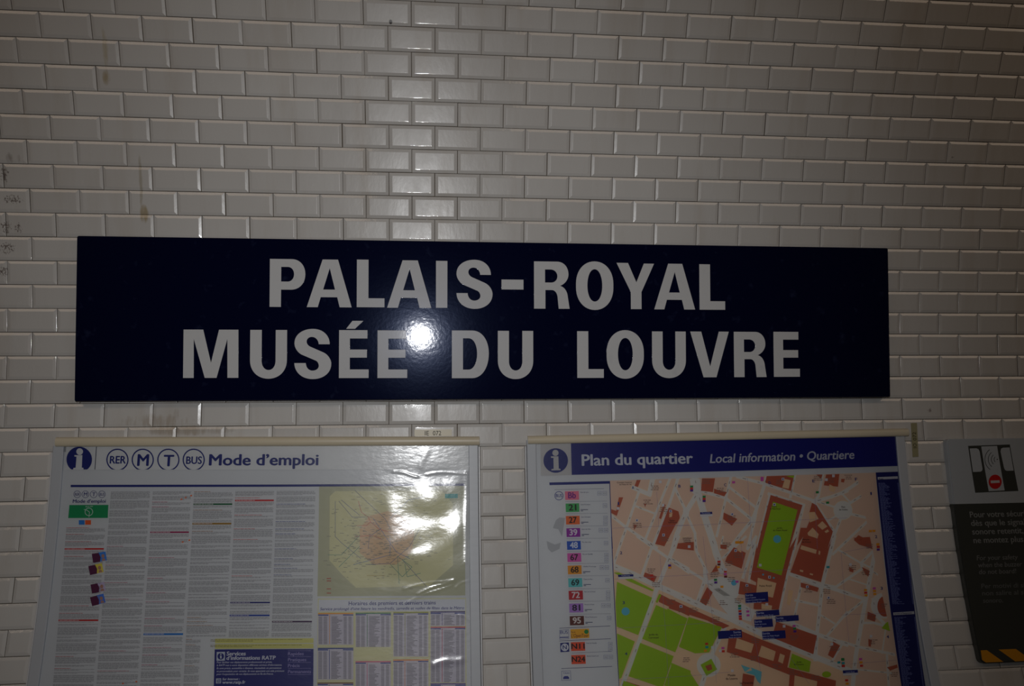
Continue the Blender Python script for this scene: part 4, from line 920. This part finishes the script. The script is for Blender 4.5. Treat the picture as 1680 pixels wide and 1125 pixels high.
# ================================================================== safety panel at the right
OS = 0.027
pn = None
(Xt, Xb2), (st, sb_) = unproj([1559, 1603.5], [719.8, 1088.4], OS)
XL_ = float((Xt + Xb2) / 2) ; XRt = float(unproj(1775, 712, OS)[0])
def panel_outline(r=.016, n=8):
    pts = []
    for cx, cy, a0 in ((XL_ + r, st + r, 180), (XRt - r, st + r, 270), (XRt - r, sb_ - r, 0), (XL_ + r, sb_ - r, 90)):
        for k in range(n + 1): a = math.radians(a0 + 90 * k / n); pts.append((cx + r * math.cos(a), cy + r * math.sin(a)))
    return pts
pe = empty('safety_panel', tuple(surf((XL_ + XRt) / 2, sb_, 0)), 'grey and white door-buzzer safety panel at the right of the map', 'sign')
PG = mat((178, 184, 190), .3, .5, name='pale_grey_enamel'); DG = mat((58, 60, 56), .35, .5, name='dark_grey_enamel')
ol = panel_outline()
bm = bmesh.new()
vs = [bm.verts.new((x, s, 0)) for x, s in ol]; f = bm.faces.new(vs)
ex = bmesh.ops.extrude_face_region(bm, geom=[f]); 
for v in ex['geom']:
    if isinstance(v, bmesh.types.BMVert): v.co.z = OS
bmesh.ops.bevel(bm, geom=[e for e in bm.edges if e.verts[0].co.z > .02 and e.verts[1].co.z > .02], offset=.003, segments=2, affect='EDGES')
SB = float(unproj(1572.6, 826.5, OS)[1])
y = st + .02
while y < sb_: bmesh.ops.bisect_plane(bm, geom=bm.verts[:] + bm.edges[:] + bm.faces[:], plane_co=(0, y, 0), plane_no=(0, 1, 0)); y += .02
bmesh.ops.bisect_plane(bm, geom=bm.verts[:] + bm.edges[:] + bm.faces[:], plane_co=(0, SB, 0), plane_no=(0, 1, 0))
for f in bm.faces: f.material_index = 1 if f.calc_center_median().y > SB else 0
for v in bm.verts: v.co = Vector(surf(v.co.x, v.co.y, v.co.z + .0005))
me = bpy.data.meshes.new('board'); bm.to_mesh(me); bm.free(); me.materials.append(PG); me.materials.append(DG)
link('board', me, pe)
O1 = OS + .0006
def el(pts): return [E_(*p) for p in pts]
P = Print(); P.poly(el([(1065, 262), (1415, 250), (1487, 640), (1125, 655)]), lay(1)); pic = P.build('door_pictogram', (58, 60, 56), pe, lay(1))
P = Print(); P.poly(el([(1175, 267), (1308, 262), (1372, 635), (1238, 642)]), lay(2))
P.poly(el([(1078, 284), (1135, 282), (1152, 290), (1162, 310), (1186, 455), (1182, 470), (1170, 478), (1106, 481)]), lay(2))
P.poly(el([(1358, 277), (1413, 275), (1447, 469), (1390, 471), (1375, 464), (1367, 448), (1337, 310), (1341, 286)]), lay(2)); P.build('pictogram_doors', (178, 184, 190), pic, lay(2))
P = Print(); c_ = E_(1310, 375); P.disc(c_[0], c_[1], 1.0, lay(3))
for r_ in (27, 50, 76, 104): P.ring(c_[0], c_[1], r_ / 5.11 + .5, .95, lay(3), 16, a0=125 + (104 - r_) * .06, a1=232 - (104 - r_) * .06)
P.build('sound_waves', (58, 60, 56), pic, lay(3))
P = Print(); c_ = E_(1292, 563); P.disc(c_[0], c_[1], 10.7, lay(3), 11.8, 36); P.build('no_entry_disc', (190, 24, 24), pic, lay(3))
P = Print(); P.poly(el([(1253, 553), (1328, 550), (1331, 571), (1256, 575)]), lay(4)); P.build('no_entry_bar', (196, 190, 190), pic, lay(4))
P = Print(); sl = -.026
for t, x, y, x1, cap in (('Pour votre s\u00e9curit\u00e9,', 1083, 862, 1612, 9.4), ('d\u00e8s que le signal', 1093, 933, 1545, 9.4), ('sonore retentit,', 1103, 1005, 1530, 9.4), ('ne montez plus', 1114, 1077, 1530, 9.4)):
    a, b = E_(x, y); a1 = E_(x1, 0)[0]; P.text(t, a, b, a1, b + sl * (a1 - a), cap, lay(1), bold=.02)
P.build('french_warning', (128, 130, 130), pe, lay(1))
P = Print()
for t, x, y, x1 in (('For your safety', 1023, 178, 1330), ('when the buzzer sounds', 1031, 232, 1512), ('do not board!', 1039, 283, 1318)):
    a, b = F_(x, y); a1 = F_(x1, 0)[0]; P.text(t, a, b, a1, b + sl * (a1 - a), 7.6, lay(1), slant=.17, bold=.012)
P.build('english_warning', (112, 114, 114), pe, lay(1))
P = Print()
for t, x, y, x1 in (('Per motivi di sicurezza,', 1057, 390, 1560), ('non salire al segnale', 1064, 443, 1516), ('sonoro.', 1071, 499, 1220)):
    a, b = F_(x, y); a1 = F_(x1, 0)[0]; P.text(t, a, b, a1, b + sl * (a1 - a), 7.4, lay(1), slant=.17, bold=.012)
P.build('italian_warning', (100, 102, 102), pe, lay(1))
for pts in ([(1052, 857), (1098, 855), (1222, 943), (1090, 948), (1062, 928)], [(1186, 851), (1316, 846), (1440, 934), (1312, 940)], [(1408, 842), (1538, 838), (1662, 926), (1534, 931)]):
    P = Print(); P.poly([F_(*p) for p in pts], lay(1)); P.build('yellow_stripe', (205, 140, 20), pe, lay(1))

# ================================================================== small number plates
def plate(name, quad, label, col, tcol, txt):
    o = .0075
    p = np.array(quad, float); X, s = unproj(p[:, 0], p[:, 1], o)
    e = empty(name, tuple(surf(X.mean(), s.max(), .004)), label, 'label')
    V = [surf(a, b, c) for c in (.0042, o) for a, b in zip(X, s)]
    bm = bmesh.new(); me = mesh('plate', V, [(0, 1, 2, 3), (7, 6, 5, 4), (0, 4, 5, 1), (1, 5, 6, 2), (2, 6, 7, 3), (3, 7, 4, 0)])
    bm.from_mesh(me); bmesh.ops.bevel(bm, geom=[q_ for q_ in bm.edges], offset=.0007, segments=2, affect='EDGES'); bmesh.ops.recalc_face_normals(bm, faces=bm.faces); bm.to_mesh(me); bm.free()
    link('plate', me, e, col)
    P = Print(); txt(P, o + .0009); P.build('plate_number', tcol, e, o + .0009)
plate('number_plate', [(680, 704.4), (741.4, 704), (741.4, 714.8), (680, 715.2)], 'small beige plate reading IE 072 above the left frame', mat((196, 184, 150), .35, .5, name='beige_plastic'), (60, 54, 44),
      lambda P, o: (P.text('IE', 697, 713.9, 703.6, 713.9, 7.2, o, bold=.0), P.text('072', 710.2, 713.9, 723.8, 713.8, 7.2, o, bold=.0)))
def vtext(P, o):
    for t, y0, y1 in (('IO', 734.6, 727.2), ('072', 722.2, 708.6)):
        V_, Fc_ = glyphs(t); V_ = V_ - [V_[:, 0].min(), 0]; wt = V_[:, 0].max()
        (Xa, Xb_), (sa, sb1) = unproj([1503.6 + (y0 - 720) * .03, 1503.6 + (y1 - 720) * .03], [y0, y1], o)
        k = abs(sb1 - sa) / wt; hh = .0128 / CAPH
        P.add(Xa - V_[:, 1] * hh, sa - V_[:, 0] * k, Fc_)
plate('number_plate', [(1494.9, 693.8), (1504.6, 693.4), (1507.2, 749), (1497.8, 749.6)], 'small khaki plate reading IO 072 upright beside the map frame', mat((158, 152, 118), .4, .5, name='khaki_plastic'), (60, 54, 36), vtext)
